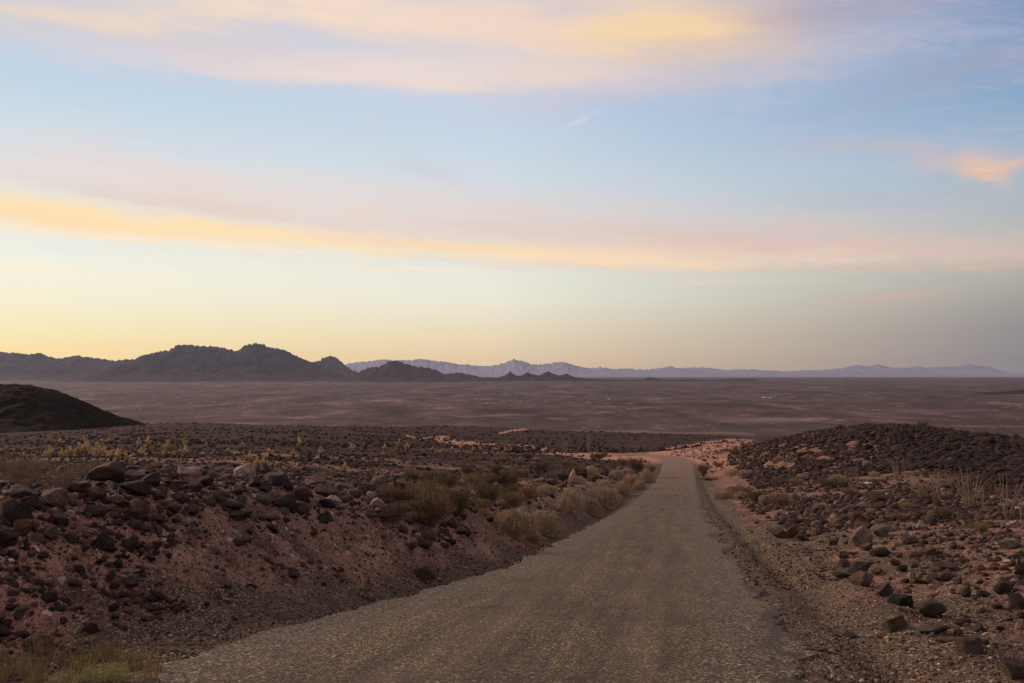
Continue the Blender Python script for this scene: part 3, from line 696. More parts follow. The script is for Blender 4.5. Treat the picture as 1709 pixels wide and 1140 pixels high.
mountain_range('mountain_range', [(1560, 665), (1610, 661), (1650, 656), (1680, 653), (1709, 650), (1800, 644), (1950, 652), (2050, 668)], 6500, 500, 900, M_ML, 561, 'low dark ridge entering the plain at the edge of the frame', jag=.6, nu=260, nd=50)

# ---------------------------------------------------------------- rocks
def rock_mesh(name, seed, sub, cuts, dmin, dmax, rough=.05, angular=True):
    import bmesh
    bm = bmesh.new(); bmesh.ops.create_icosphere(bm, subdivisions=sub, radius=1.0)
    r = random.Random(seed)
    V = np.array([v.co[:] for v in bm.verts]); Fc = np.array([[v.index for v in f.verts] for f in bm.faces]); bm.free()
    for k in range(cuts):
        n = np.array([r.gauss(0, 1), r.gauss(0, 1), r.gauss(0, 1)]); n /= np.linalg.norm(n); d = r.uniform(dmin, dmax)
        t = V @ n - d; V = V - np.clip(t, 0, None)[:, None] * n * (1 if dmax < .85 else .93)
    o = Vector((r.uniform(0, 50), r.uniform(0, 50), 0))
    for i in range(len(V)):
        p = Vector(V[i]); f = 1 + rough * 2.2 * mnoise.noise(p * 1.3 + o) + (rough * .7 * mnoise.noise(p * 4 + o) if sub > 2 else 0) + (rough * .35 * mnoise.noise(p * 9 + o) if sub > 3 else 0)
        V[i] *= f
    ext = (V.max(0) - V.min(0)) / 2; V = (V - (V.max(0) + V.min(0)) / 2) / ext
    return V, Fc
VAR = {}
for k in range(9): VAR[('angular', k)] = rock_mesh('a', 700 + k, 4, 17, .36, .70, .035)
for k in range(6): VAR[('rounded', k)] = rock_mesh('r', 740 + k, 4, 12, .55, .82, .05)
for k in range(5): VAR[('slab', k)] = rock_mesh('s', 770 + k, 4, 15, .38, .76, .04)
MESHC = {}
def rock_data(shape, k, colour):
    key = (shape, k, colour)
    if key not in MESHC:
        V, Fc = VAR[(shape, k)]
        MESHC[key] = mesh_np('rock', V, Fc, ROCKM[colour])
    return MESHC[key]
ROCKS = []
NAMES_USED = set()
LAND = []      # (u, v, phrase) landmarks
def put_rock(u, v, w, h, colour, shape, label=None, group=None, land=None, tilt=None, sink=.22, name='rock'):
    X, Y, Z = pick(u, v + h * .38)
    sc = w / 2 * Y / F; hz = h / 2 * Y / F * 1.12
    nvar = {'angular': 9, 'rounded': 6, 'slab': 5}[shape]; k = rnd.randrange(nvar)
    o = link(name, rock_data(shape, k, colour))
    dy = sc * rnd.uniform(.75, 1.0) if h > .3 * w else sc * .8
    o.scale = (sc * 1.04, dy, hz)
    o.location = (X, Y + dy * .45, Z + hz * (1 - sink * 1.4))
    o.rotation_euler = (R(rnd.uniform(-8, 8)), R(tilt if tilt is not None else rnd.uniform(-14, 14)), R(rnd.choice((0, 180)) + rnd.uniform(-20, 20)))
    ROCKS.append(dict(o=o, u=u, v=v, w=w, h=h, colour=colour, shape=shape, label=label, group=group))
    if land: LAND.append((u, v, land))
    return o
GL, GRV = 'rocks heaped along the cut bank', 'rocks strewn over the gravel verge'
_A, _O, _S = 'angular', 'rounded', 'slab'
hero = [
    # left bank: u, v(centre), w, h, colour, shape, label, landmark phrase
    (18, 860, 62, 44, 'black', _A, 'massive black boulder cut by the frame edge at the end of the bank', 'massive black boulder'),
    (35, 884, 28, 30, 'rust', _O, 'rust brown boulder tucked under the massive black boulder', 'rust boulder'),
    (6, 902, 38, 28, 'black', _O, 'black rounded rock below the rust boulder, half out of frame', None),
    (42, 910, 8, 22, 'dark grey', _S, 'thin dark shard standing on end in the bank', None),
    (36, 824, 44, 22, 'grey', _A, 'grey wedge with a pale flat top beside the twiggy shrubs', 'pale-topped wedge'),
    (50, 840, 38, 16, 'dark brown', _A, 'low dark brown rock pressed against the tan block', None),
    (88, 836, 40, 34, 'tan', _O, 'tan rounded block leaning over at the top of the bank', 'leaning tan block'),
    (128, 818, 38, 18, 'brown', _O, 'flat-backed brown boulder under the tilted dark slab', None),
    (156, 827, 34, 22, 'dark brown', _O, 'rounded brown boulder below the tilted dark slab', None),
    (157, 812, 28, 14, 'dark grey', _O, 'grey lump wedged beneath the tilted dark slab', None),
    (183, 820, 33, 24, 'dark grey', _O, 'dome shaped dark boulder with a pale rim behind the dead twigs', None),
    (172, 795, 64, 34, 'dark brown', _S, 'long tilted dark brown slab, highest rock of the heap', 'tilted dark slab'),
    (225, 797, 40, 24, 'grey', _A, 'grey boulder with a pale cap at the top of the heap', 'grey capped boulder'),
    (222, 815, 50, 26, 'black', _A, 'black shadowed boulder directly below the grey capped one', None),
    (250, 804, 30, 22, 'dark grey', _O, 'dark grey bulky rock beside the grey capped boulder', None),
    (273, 806, 30, 12, 'dark brown', _S, 'flat dark slab between the grey capped boulder and the reddish ball', None),
    (289, 798, 17, 15, 'rust', _O, 'small reddish ball shaped rock by the pale pink boulder', 'reddish ball rock'),
    (318, 792, 46, 20, 'pale pink', _A, 'broad pale pink boulder, brightest on the bank top', 'broad pale pink boulder'),
    (311, 803, 32, 14, 'tan', _A, 'tan block propping the broad pale pink boulder', None),
    (341, 804, 28, 17, 'black', _O, 'black oval rock in front of the broad pale pink boulder', None),
    (326, 815, 24, 18, 'brown', _A, 'brown pointed wedge below the broad pale pink boulder', None),
    (294, 813, 20, 16, 'dark grey', _A, 'dark cracked rock below the reddish ball rock', None),
    (122, 830, 15, 11, 'whitish', _A, 'white stone shining between brown boulders', 'white stone'),
    (124, 841, 26, 11, 'tan', _S, 'pale tan wedge lying flat beside the leaning tan block', None),
    (230, 851, 44, 34, 'brown', _A, 'hollow faced brown boulder with a pale scooped side', 'hollow faced boulder'),
    (205, 846, 22, 16, 'dark brown', _A, None, None),
    (184, 838, 40, 16, 'dark brown', _S, None, None),
    (156, 856, 36, 18, 'dark grey', _O, 'dark rounded rock beneath the leaning tan block', None),
    (98, 870, 34, 30, 'dark grey', _A, 'dark wedge with a white upper edge below the leaning tan block', 'white-edged wedge'),
    (84, 893, 22, 24, 'brown', _O, 'brown stump-like rock under the white-edged wedge', None),
    (154, 889, 17, 12, 'pale pink', _A, 'pale pink stone resting on the black block', None),
    (168, 909, 38, 26, 'black', _A, 'black block sitting alone on the pink soil of the bank', 'lone black block'),
    (217, 911, 28, 28, 'olive brown', _A, 'olive brown upright rock beside the lone black block', 'upright olive rock'),
    (207, 929, 18, 9, 'whitish', _S, 'thin white shard at the foot of the upright olive rock', None),
    (288, 911, 14, 12, 'rust', _A, None, None), (261, 920, 10, 9, 'black', _O, None, None), (279, 917, 11, 9, 'dark grey', _O, None, None),
    (250, 933, 17, 12, 'black', _A, None, None), (260, 928, 11, 9, 'dark grey', _A, None, None), (227, 886, 27, 16, 'dark grey', _A, None, None),
    (196, 876, 18, 12, 'grey', _A, 'light grey broken stone under the hollow faced boulder', None), (215, 868, 30, 15, 'dark brown', _O, None, None),
    (325, 889, 20, 13, 'grey', _A, None, None), (312, 871, 14, 12, 'whitish', _A, 'white wedge of stone on the bank face', None),
    (347, 838, 24, 19, 'grey', _A, 'grey pointed rock at the middle of the bank top', None),
    (380, 845, 46, 17, 'olive brown', _O, 'long low olive brown rock below the mid-bank boulders', 'long low olive rock'),
    (363, 832, 24, 18, 'brown', _O, None, None), (400, 861, 42, 17, 'dark brown', _A, 'dark flat rock lying under the long low olive rock', None),
    (373, 828, 18, 13, 'brown', _A, None, None), (394, 821, 26, 18, 'brown', _A, None, None),
    (407, 792, 34, 30, 'pale pink', _O, 'tall pale pink boulder standing above the heap near the cholla', 'tall pale pink boulder'),
    (425, 806, 20, 18, 'dark grey', _A, None, None), (354, 780, 16, 14, 'tan', _A, 'small tan rock poking up behind the pink boulders', None),
    (459, 802, 38, 24, 'grey', _O, 'big smooth grey boulder between the tall pink boulder and the round tan one', 'smooth grey boulder'),
    (440, 816, 24, 16, 'black', _A, None, None), (478, 812, 22, 18, 'dark grey', _A, None, None),
    (502, 827, 34, 26, 'brown', _O, 'brown barrel shaped boulder below the smooth grey boulder', 'brown barrel boulder'),
    (527, 806, 38, 26, 'tan', _O, 'round tan grey boulder on the crest of the heap', 'round tan boulder'),
    (540, 820, 30, 20, 'brown', _O, None, None), (553, 823, 20, 17, 'grey', _O, None, None),
    (557, 839, 26, 22, 'whitish', _A, 'white faced rock standing out in the middle of the heap', 'white faced rock'),
    (545, 845, 28, 17, 'black', _O, 'black rock right beneath the white faced rock', None),
    (573, 815, 28, 18, 'tan', _O, None, None), (593, 815, 22, 18, 'dark brown', _A, None, None), (591, 825, 24, 16, 'brown', _O, None, None),
    (614, 831, 26, 15, 'tan', _S, 'tan slab sloping down at the end of the heap', 'sloping tan slab'),
    (613, 816, 28, 17, 'brown', _O, None, None),
    (633, 809, 27, 26, 'tan', _O, 'peach coloured boulder with a dark crack at the end of the heap', 'cracked peach boulder'),
    (664, 822, 20, 30, 'dark brown', _A, 'dark upright rock with a pale tip among the bushes', 'pale-tipped upright rock'),
    (473, 841, 38, 26, 'dark grey', _O, 'dark grey boulder lying below the brown barrel boulder', 'dark grey boulder'),
    (503, 852, 30, 22, 'brown', _O, 'brown boulder with a white mark low on the heap', None),
    (438, 834, 30, 20, 'grey', _O, None, None), (457, 826, 24, 15, 'tan', _A, None, None), (472, 855, 20, 12, 'grey', _A, None, None),
    (543, 871, 26, 17, 'dark grey', _A, 'dark rock with a white spot below the heap', None),
    (455, 883, 27, 12, 'black', _S, 'flat black rock on the open pink slope', 'flat black rock'),
    (462, 938, 18, 13, 'pale pink', _A, 'pale pink stone alone low on the bank', 'lone pink stone'),
    (580, 913, 13, 8, 'pale pink', _S, None, None), (488, 960, 24, 12, 'black', _A, None, None), (687, 912, 20, 14, 'rust', _A, 'rusty dark rock at the foot of the big bush', None),
    (703, 905, 12, 9, 'brown', _O, None, None), (498, 1046, 13, 6, 'whitish', _O, 'small white stone alone on the road edge gravel', 'white road-edge stone'),
    (420, 980, 22, 8, 'black', _S, None, None), (620, 867, 19, 12, 'brown', _O, None, None), (605, 883, 12, 8, 'pale pink', _A, None, None),
    (80, 1003, 28, 18, 'black', _O, 'black lumpy rock near the foot of the bank', 'black lumpy rock'),
    (32, 1032, 18, 16, 'dark brown', _A, None, None), (68, 988, 11, 10, 'black', _O, None, None),
    (219, 974, 27, 24, 'grey', _A, 'grey faceted rock bedded in the lower bank', 'faceted grey rock'),
    (345, 1013, 9, 8, 'black', _O, None, None), (400, 906, 24, 15, 'dark grey', _O, None, None), (448, 868, 30, 9, 'dark brown', _S, None, None),
    (20, 965, 16, 10, 'dark grey', _A, None, None), (116, 900, 20, 14, 'dark brown', _A, None, None),
    (190, 862, 18, 12, 'grey', _A, None, None), (262, 868, 26, 16, 'dark grey', _O, None, None), (285, 852, 30, 18, 'dark brown', _O, None, None),
    (318, 855, 26, 18, 'dark grey', _O, None, None), (266, 833, 24, 16, 'dark brown', _A, None, None), (300, 834, 30, 16, 'dark grey', _A, None, None),
    # right verge
    (1299, 892, 30, 20, 'brown', _A, 'brown squared rock on the verge next to the rust one', None),
    (1322, 890, 28, 22, 'rust', _A, 'rust coloured rock heaped on two brown ones beside the gravel', 'rust verge rock'),
    (1341, 898, 30, 11, 'brown', _S, None, None),
    (1439, 898, 42, 36, 'tan', _A, 'biggest pale tan boulder of the verge with a split face', 'split pale boulder'),
    (1444, 881, 30, 18, 'rust', _A, 'red brown rock perched behind the split pale boulder', None),
    (1470, 889, 28, 22, 'grey', _A, 'grey block leaning on the split pale boulder', None),
    (1447, 914, 22, 14, 'dark brown', _O, None, None), (1472, 922, 36, 16, 'black', _A, 'black jagged rock in front of the split pale boulder', None),
    (1539, 878, 21, 16, 'whitish', _A, 'speckled white rock beside a dark one near the tall ocotillos', 'speckled white rock'),
    (1555, 870, 21, 18, 'dark brown', _A, None, None), (1431, 867, 24, 16, 'rust', _O, None, None), (1367, 875, 22, 11, 'grey', _S, None, None),
    (1439, 951, 44, 20, 'black', _A, 'dark ridge backed rock in the middle of the verge', 'dark ridge backed rock'),
    (1406, 961, 32, 11, 'dark grey', _S, None, None),
    (1440, 969, 38, 24, 'brown', _A, 'brown flat topped rock in front of the dark ridge backed rock', None),
    (1479, 986, 34, 25, 'dark grey', _A, 'dark rock with a pale left face between two darker ones', 'pale sided dark rock'),
    (1507, 1003, 40, 21, 'black', _A, 'black wedge rock touching the pale sided dark rock', None),
    (1491, 999, 14, 10, 'dark brown', _O, None, None), (1536, 970, 27, 11, 'rust', _S, None, None), (1561, 966, 25, 15, 'dark brown', _A, None, None), (1580, 964, 24, 20, 'brown', _O, None, None),
    (1556, 1020, 60, 33, 'olive brown', _O, 'large olive brown boulder on the gravel, widest rock of the verge', 'large olive boulder'),
    (1499, 1041, 46, 26, 'olive brown', _A, 'olive rock with a pale left face before the large olive boulder', 'pale faced olive rock'),
    (1562, 1051, 56, 15, 'dark grey', _S, 'long flat slab lying in front of the large olive boulder', 'long flat slab'),
    (1600, 1040, 18, 14, 'tan', _A, None, None), (1614, 1038, 24, 11, 'rust', _S, None, None), (1634, 1050, 30, 13, 'dark grey', _A, None, None),
    (1614, 988, 17, 12, 'dark brown', _O, None, None), (1644, 993, 23, 11, 'black', _S, None, None),
    (1677, 983, 32, 23, 'black', _O, 'round black rock at the outer edge of the verge', 'round black rock'),
    (1698, 1007, 34, 30, 'dark brown', _A, 'tall dark brown rock cut by the frame below the round black rock', None),
    (1586, 947, 42, 14, 'dark brown', _A, None, None), (1704, 950, 20, 36, 'dark grey', _A, 'tall dark pillar-like rock at the frame edge', None),
    (1622, 1081, 46, 30, 'brown', _A, 'brown pointed wedge rock with a grey end, low on the verge', 'pointed wedge rock'),
    (1697, 1122, 42, 32, 'dark brown', _O, 'dark boulder in the bottom corner of the gravel', 'corner boulder'),
    (1664, 1012, 22, 9, 'olive brown', _S, None, None), (1664, 903, 15, 12, 'tan', _A, None, None), (1689, 910, 38, 14, 'grey', _A, None, None),
    (1519, 902, 28, 12, 'dark brown', _A, None, None), (1552, 923, 28, 13, 'dark brown', _A, None, None), (1526, 927, 25, 12, 'rust', _A, None, None),
    (1496, 910, 24, 11, 'pale pink', _A, None, None), (1422, 1063, 28, 8, 'black', _S, None, None), (1579, 1069, 30, 7, 'brown', _S, None, None),
    (1373, 1085, 16, 7, 'rust', _S, None, None), (1640, 1020, 16, 8, 'brown', _A, None, None),
    (1277, 838, 20, 17, 'tan', _O, 'tan boulder by the low green bushes across the road', 'tan roadside boulder'), (1326, 833, 18, 15, 'tan', _O, None, None),
    (1452, 808, 16, 5, 'whitish', _S, 'flat white stone lying below the stony hill', 'flat white stone'),
    (1356, 806, 9, 9, 'tan', _A, None, None), (1185, 800, 30, 6, 'dark brown', _S, None, None),
    (1250, 738, 8, 9, 'pale pink', _A, 'pale orange stone at the end of the dirt bank', None),
    # middle, beside the road at the left
    (955, 792, 10, 17, 'pale pink', _S, 'pale slim rock standing on end above the dark pile', 'pale standing rock'),
    (938, 796, 20, 16, 'black', _A, 'black rock in the dark pile by the pale standing rock', 'dark roadside pile'),
    (972, 792, 18, 15, 'black', _A, None, None), (990, 800, 20, 12, 'dark brown', _A, None, None), (1010, 788, 16, 12, 'black', _A, None, None), (920, 806, 20, 12, 'dark brown', _A, None, None),
    (1000, 776, 12, 9, 'dark brown', _A, None, None), (892, 812, 20, 8, 'tan', _S, None, None), (905, 801, 18, 8, 'grey', _S, None, None), (708, 759, 9, 9, 'black', _A, 'black peaked rock standing alone among the cholla', 'black peaked rock'),
    (852, 808, 14, 8, 'pale pink', _A, None, None), (878, 829, 16, 8, 'dark brown', _A, None, None), (895, 820, 16, 11, 'black', _A, None, None), (700, 782, 20, 6, 'grey', _S, None, None),
]
for (u, v, w, h, c, s, lab, land) in hero:
    g = GL if (u < 760 and v > 770) else (GRV if u > 1180 else 'rocks piled beside the roadside bushes')
    put_rock(u, v, w, h, c, s, lab, g, land, tilt=(-16 if (u, v) == (172, 795) else None))
# more single rocks, filling the heaps and the verge
def fill(n, ur, vr, wr, colours, group, seed, vexp=1.0, ok=None):
    r = random.Random(seed); got = 0; tries = 0
    while got < n and tries < n * 60:
        tries += 1
        u = r.uniform(*ur); v = vr[0] + (vr[1] - vr[0]) * r.random() ** vexp; w = r.uniform(*wr) * (.6 + .4 * r.random())
        if ok and not ok(u, v): continue
        if any(abs(k['u'] - u) < (k['w'] + w) * .34 and abs(k['v'] - v) < (k['h'] + w * .5) * .42 for k in ROCKS): continue
        s = r.choice((_A, _A, _O, _S)); h = w * (r.uniform(.28, .4) if s == _S else r.uniform(.5, .8))
        put_rock(u, v, w, h, r.choice(colours), s, None, group); got += 1
DK = ['black', 'dark grey', 'dark brown', 'dark brown', 'dark grey', 'brown']
MX = ['dark grey', 'dark brown', 'brown', 'brown', 'rust', 'tan', 'tan', 'grey', 'dark brown', 'pale pink']
MXL = MX + ['pale pink', 'tan', 'brown', 'rust', 'whitish']
fill(34, (0, 330), (822, 905), (7, 22), MXL, GL, 1)
fill(28, (330, 690), (800, 872), (7, 20), MXL, GL, 2, ok=lambda u, v: v < 872 - max(0, u - 560) * .12)
fill(14, (0, 560), (890, 985), (7, 13), DK + ['rust', 'pale pink'], GL, 3)
fill(34, (1370, 1709), (868, 960), (12, 24), MX, GRV, 4, ok=lambda u, v: v < 960 - max(0, 1450 - u) * .4)
fill(20, (1420, 1709), (960, 1090), (10, 18), MX, GRV, 5, ok=lambda u, v: v < 900 + (u - 1370) * .9)
fill(12, (1240, 1500), (818, 880), (10, 16), MX, GRV, 6)
fill(10, (860, 1060), (780, 822), (9, 14), DK, 'rocks piled beside the roadside bushes', 8, ok=lambda u, v: u < 1040 - (v - 780) * 1.6)

# labels for the rocks that have none of their own: what they look like and which landmark they lie by
SHAPEW = {'angular': ['angular', 'sharp edged', 'faceted'], 'rounded': ['rounded', 'smooth sided', 'blunt'], 'slab': ['flat', 'slab-like', 'low lying']}
used = set(k['label'] for k in ROCKS if k['label'])
def where(u, v, lu, lv, w):
    dx, dy = u - lu, v - lv; d = math.hypot(dx, dy * 1.6)
    far = 'right' if d < 26 else ('a little way' if d < 60 else 'well')
    side = 'to the left of' if dx < 0 else 'to the right of'
    dep = 'in front of' if dy > 0 else 'behind'
    if abs(dx) > 2.6 * abs(dy): return f'{far} {side}'.replace('right to', 'just to')
    if abs(dy) > 1.1 * abs(dx): return f'{far} {dep}'
    return f'{far} {dep} and {side}'
def autolabel(head_opts, u, v, lands, w=10):
    c = sorted(lands, key=lambda l: math.hypot(l[0] - u, (l[1] - v) * 1.6))[:6]
    c = [l for l in c if math.hypot(l[0] - u, l[1] - v) > 3]
    for l in c:
        for hd in head_opts:
            s = f'{hd} {where(u, v, l[0], l[1], w)} the {l[2]}'
            if len(s.split()) <= 16 and s not in used:
                used.add(s); return s
    for l in c:
        for l2 in c:
            if l2 is l: continue
            for hd in head_opts:
                s = f'{hd} between the {l[2]} and the {l2[2]}'
                if len(s.split()) <= 16 and s not in used:
                    used.add(s); return s
    s = f'{head_opts[0]} near the {c[0][2]}'; return s
for k in sorted(ROCKS, key=lambda k: -k['w'] * k['h']):
    if not k['label']:
        sz = 'large' if k['w'] > 32 else ('mid-sized' if k['w'] > 19 else ('small' if k['w'] > 11 else 'tiny'))
        k['label'] = autolabel([f"{sz} {a} {k['colour']} rock" for a in SHAPEW[k['shape']]], k['u'], k['v'], LAND, k['w'])
    tag(k['o'], k['label'], 'rock', k['group'])

# ---------------------------------------------------------------- loose stones nobody could count
LOW = [rock_mesh('l', 800 + k, 2, 7, .5, .85, .06) for k in range(10)]
TINY = [rock_mesh('t', 830 + k, 1, 4, .5, .9, .08) for k in range(8)]
def scatter(name, lib, us, Ds, size, tint, flat, sink=.3, ok=None):
    x = (us - CX) / F * Ds; y = Ds
    if ok is not None: x, y, size, tint, flat = x[ok], y[ok], size[ok], tint[ok], flat[ok]
    z = H(x, y); n = len(x)
    a = rng.uniform(0, 2 * np.pi, n); b = rng.uniform(-.5, .5, n); ix = rng.integers(0, len(lib), n)
    Vs, Fs, Ts, off = [], [], [], 0
    for k, (V, Fc) in enumerate(lib):
        q = np.where(ix == k)[0]
        if not len(q): continue
        sc = np.stack([size[q], size[q] * rng.uniform(.6, 1, len(q)), size[q] * flat[q]], -1) / 2
        P = V[None] * sc[:, None, :]
        cb, sb = np.cos(b[q])[:, None], np.sin(b[q])[:, None]
        X1 = P[..., 0] * cb - P[..., 2] * sb; Z1 = P[..., 0] * sb + P[..., 2] * cb
        ca, sa = np.cos(a[q])[:, None], np.sin(a[q])[:, None]
        X2 = X1 * ca - P[..., 1] * sa; Y2 = X1 * sa + P[..., 1] * ca
        W = np.stack([X2 + x[q][:, None], Y2 + y[q][:, None], Z1 + (z[q] + sc[:, 2] * (1 - 2 * sink))[:, None]], -1)
        Vs.append(W.reshape(-1, 3)); nv = len(V)
        Fs.append((Fc[None] + (np.arange(len(q)) * nv)[:, None, None] + off).reshape(-1, 3)); off += nv * len(q)
        Ts.append(np.repeat(tint[q], nv))
    me = mesh_np(name, np.vstack(Vs), np.vstack(Fs), M_RUB, {'tint': np.concatenate(Ts)}, smooth=False)
    o = link(name, me); o['kind'] = 'stuff'; o['label'] = {'rubble': 'dark rubble strewn over the slopes and banks', 'gravel': 'fine gravel and pebbles beside the road'}.get(name, name)
    return o
def logD(a, b, n): return np.exp(rng.uniform(math.log(a), math.log(b), n))
parts = []
def zone(n, ur, dr, sz, tint_mu, tint_sd, okf=None):
    u = rng.uniform(*ur, n); D = logD(*dr, n); x = (u - CX) / F * D; s = x - road_c(D)
    k = np.ones(n, bool) if okf is None else okf(u, D, s, x)
    size = rng.uniform(0, 1, n) ** 2.2 * (sz[1] - sz[0]) + sz[0]
    parts.append((u[k], D[k], size[k], np.clip(rng.normal(tint_mu, tint_sd, n), 0, 1)[k], rng.uniform(.4, .85, n)[k]))
nz = lambda x, D, sc, sd: perlin(x * sc, D * sc, sd)
zone(24000, (-60, 780), (7.5, 26), (.018, .15), .34, .24, lambda u, D, s, x: (s < -4.6) & (rng.random(len(u)) < sst(-3.4, -6.2, s) * (.45 + 1.3 * nz(x, D, .9, 601))))
zone(9000, (-60, 1000), (22, 90), (.06, .38), .26, .20, lambda u, D, s, x: (s < -4.5) & (nz(x, D, .18, 602) > -.25))
zone(7000, (-60, 1100), (80, 230), (.15, .7), .20, .16, lambda u, D, s, x: (s < -4) & (nz(x, D, .07, 603) > -.15))
zone(9000, (-60, 1250), (200, 720), (.35, 1.7), .18, .18, lambda u, D, s, x: nz(x, D, .03, 613) > -.35)
zone(17000, (1250, 1780), (8, 34), (.018, .18), .40, .24, lambda u, D, s, x: (s > 4.4) & (rng.random(len(u)) < sst(4, 8, s) * (.6 + nz(x, D, .7, 604))))
zone(8000, (1180, 1780), (28, 85), (.07, .42), .30, .2, lambda u, D, s, x: (s > 4.5) & (nz(x, D, .2, 605) > -.35))
def hill_ok(u, D, s, x):
    row = HY - H(x, D, False) / D * F
    k = (s > 7) & (D > 78 - 20 * sst(1550, 1700, u))
    for (pu, pv, su, sv) in ((1432, 742, 24, 9), (1452, 733, 14, 5), (1360, 752, 36, 4), (1375, 764, 30, 3), (1470, 752, 26, 4), (1470, 770, 50, 5), (1300, 775, 30, 6)):
        k &= ~((np.exp(-((u - pu) / su) ** 2 - ((row - pv) / sv) ** 2) > .45) & (rng.random(len(u)) < .9))
    k &= rng.random(len(u)) > .93 * bare(x, D, u, row)
    return k
zone(17000, (1215, 1500), (66, 160), (.10, .75), .24, .17, hill_ok)
zone(14000, (1430, 1790), (60, 160), (.12, 1.0), .10, .13, hill_ok)
zone(900, (1120, 1260), (128, 185), (.15, .5), .45, .22, lambda u, D, s, x: s > 3.5)
U_, D_, S_, T_, F_ = [np.concatenate(c) for c in zip(*parts)]
scatter('rubble', LOW, U_, D_, S_, T_, F_)
parts = []
zone(34000, (-60, 900), (6.6, 22), (.008, .045), .45, .26, lambda u, D, s, x: (s < -2.3) & (s > -7.5) & (rng.random(len(u)) < .45 + .5 * nz(x, D, 1.3, 606) + .5 * sst(-5, -3, s)))
zone(20000, (1150, 1780), (6.6, 24), (.008, .045), .5, .26, lambda u, D, s, x: (s > 2.3) & (rng.random(len(u)) < .7 + .5 * nz(x, D, 1.1, 607)))
zone(16000, (150, 1550), (6.6, 18), (.007, .024), .62, .28, lambda u, D, s, x: (np.abs(s) < 3.6) & (rng.random(len(u)) < .25 + .75 * sst(.9, 2.4, np.abs(s))))
zone(12000, (560, 1400), (16, 60), (.02, .09), .42, .26, lambda u, D, s, x: (np.abs(s) > 2.0) & (np.abs(s) < 6))
U_, D_, S_, T_, F_ = [np.concatenate(c) for c in zip(*parts)]
scatter('gravel', TINY, U_, D_, S_, T_, F_)

# ---------------------------------------------------------------- plants
M_BRIT = plain_mat('brittlebush_leaves', (.40, .300, .205), .9, .6)
M_BSTEM = plain_mat('dry_stems', (.155, .115, .085), .9, .4)
M_CREO = plain_mat('creosote_leaves', (.115, .080, .040), .85, .5)
M_CREOL = plain_mat('olive_bush_leaves', (.19, .125, .068), .85, .5)
M_TWIG = plain_mat('grey_twigs', (.21, .155, .115), .9, .45)
M_GRASS = plain_mat('dry_yellow_grass', (.22, .16, .065), .85, .6)
M_TUFT = plain_mat('orange_tan_grass', (.42, .23, .14), .85, .4)
M_SAGE = plain_mat('grey_green_leaves', (.30, .28, .12), .85, .45)
M_CHO = plain_mat('cholla_spines', (.33, .235, .115), .8, .65)
M_CHOD = plain_mat('cholla_dead_trunk', (.055, .036, .022), .95, .3)
M_OCO = plain_mat('ocotillo_canes', (.20, .155, .11), .9, .35)

def blades(P, Dv, L, W, tint, r):
    """thin quads from P along Dv"""
    n = len(P); Dv = Dv / np.linalg.norm(Dv, axis=1, keepdims=True)
    sd = np.cross(Dv, r.normal(size=(n, 3))); sd /= np.linalg.norm(sd, axis=1, keepdims=True) + 1e-9
    a = P - sd * W[:, None] / 2; b = P + sd * W[:, None] / 2; c = P + Dv * L[:, None] + sd * W[:, None] * .25; d = P + Dv * L[:, None] - sd * W[:, None] * .25
    V = np.stack([a, b, c, d], 1).reshape(-1, 3); Fq = np.arange(4 * n).reshape(-1, 4)
    return V, Fq, np.repeat(tint, 4)
def tube(pts, rad, sides=5):
    pts = np.array(pts, float); n = len(pts); V = []
    for i in range(n):
        t = pts[min(i + 1, n - 1)] - pts[max(i - 1, 0)]; t /= np.linalg.norm(t) + 1e-9
        a = np.cross(t, [0.31, .95, .05]); a /= np.linalg.norm(a) + 1e-9; b = np.cross(t, a)
        for k in range(sides):
            an = 2 * np.pi * k / sides; V.append(pts[i] + rad[i] * (np.cos(an) * a + np.sin(an) * b))
    Fq = [[i * sides + k, i * sides + (k + 1) % sides, (i + 1) * sides + (k + 1) % sides, (i + 1) * sides + k] for i in range(n - 1) for k in range(sides)]
    return np.array(V), np.array(Fq)
def join(lst):
    Vs, Fs, off = [], [], 0
    for V, Fq in lst: Vs.append(V); Fs.append(Fq + off); off += len(V)
    return np.vstack(Vs), np.vstack(Fs)

def hemi(r, n, zmin=.02):
    d = r.normal(size=(n, 3)); d[:, 2] = np.abs(d[:, 2]) + zmin; return d / np.linalg.norm(d, axis=1, keepdims=True)
def dome_bush(seed, n=5200, leaf=M_BRIT, h=.72, Lr=(.06, .13), W=.018, shell=.70):
    """rounded cushion shrub, radius 1: returns (foliage mesh, stem mesh)"""
    r = np.random.default_rng(seed); d = hemi(r, n)
    lump = 1 + .16 * np.array([mnoise.noise(Vector(v) * 2.2 + Vector((seed, 0, 0))) for v in d]) * 2
    rad = (shell + (1 - shell) * r.random(n) ** .6) * lump
    P = d * rad[:, None]; P[:, 2] *= h
    dirv = d + r.normal(size=(n, 3)) * .45; dirv[:, 2] += .35
    L = r.uniform(*Lr, n)
    tint = r.random(n)
    V, Fq, t = blades(P - dirv * L[:, None] * .5, dirv, L, np.full(n, W) * r.uniform(.6, 1.4, n), tint, r)
    fol = mesh_np('foliage', V, Fq, leaf, {'tint': t}, False)
    ns = 170; ds = hemi(r, ns); Ls = r.uniform(.7, .98, ns)
    V, Fq, t = blades(np.zeros((ns, 3)) + r.normal(size=(ns, 3)) * [.12, .12, 0], ds * [1, 1, h], Ls, np.full(ns, .016), r.random(ns), r)
    st = mesh_np('stems', V, Fq, M_BSTEM, {'tint': t}, False)
    return fol, st
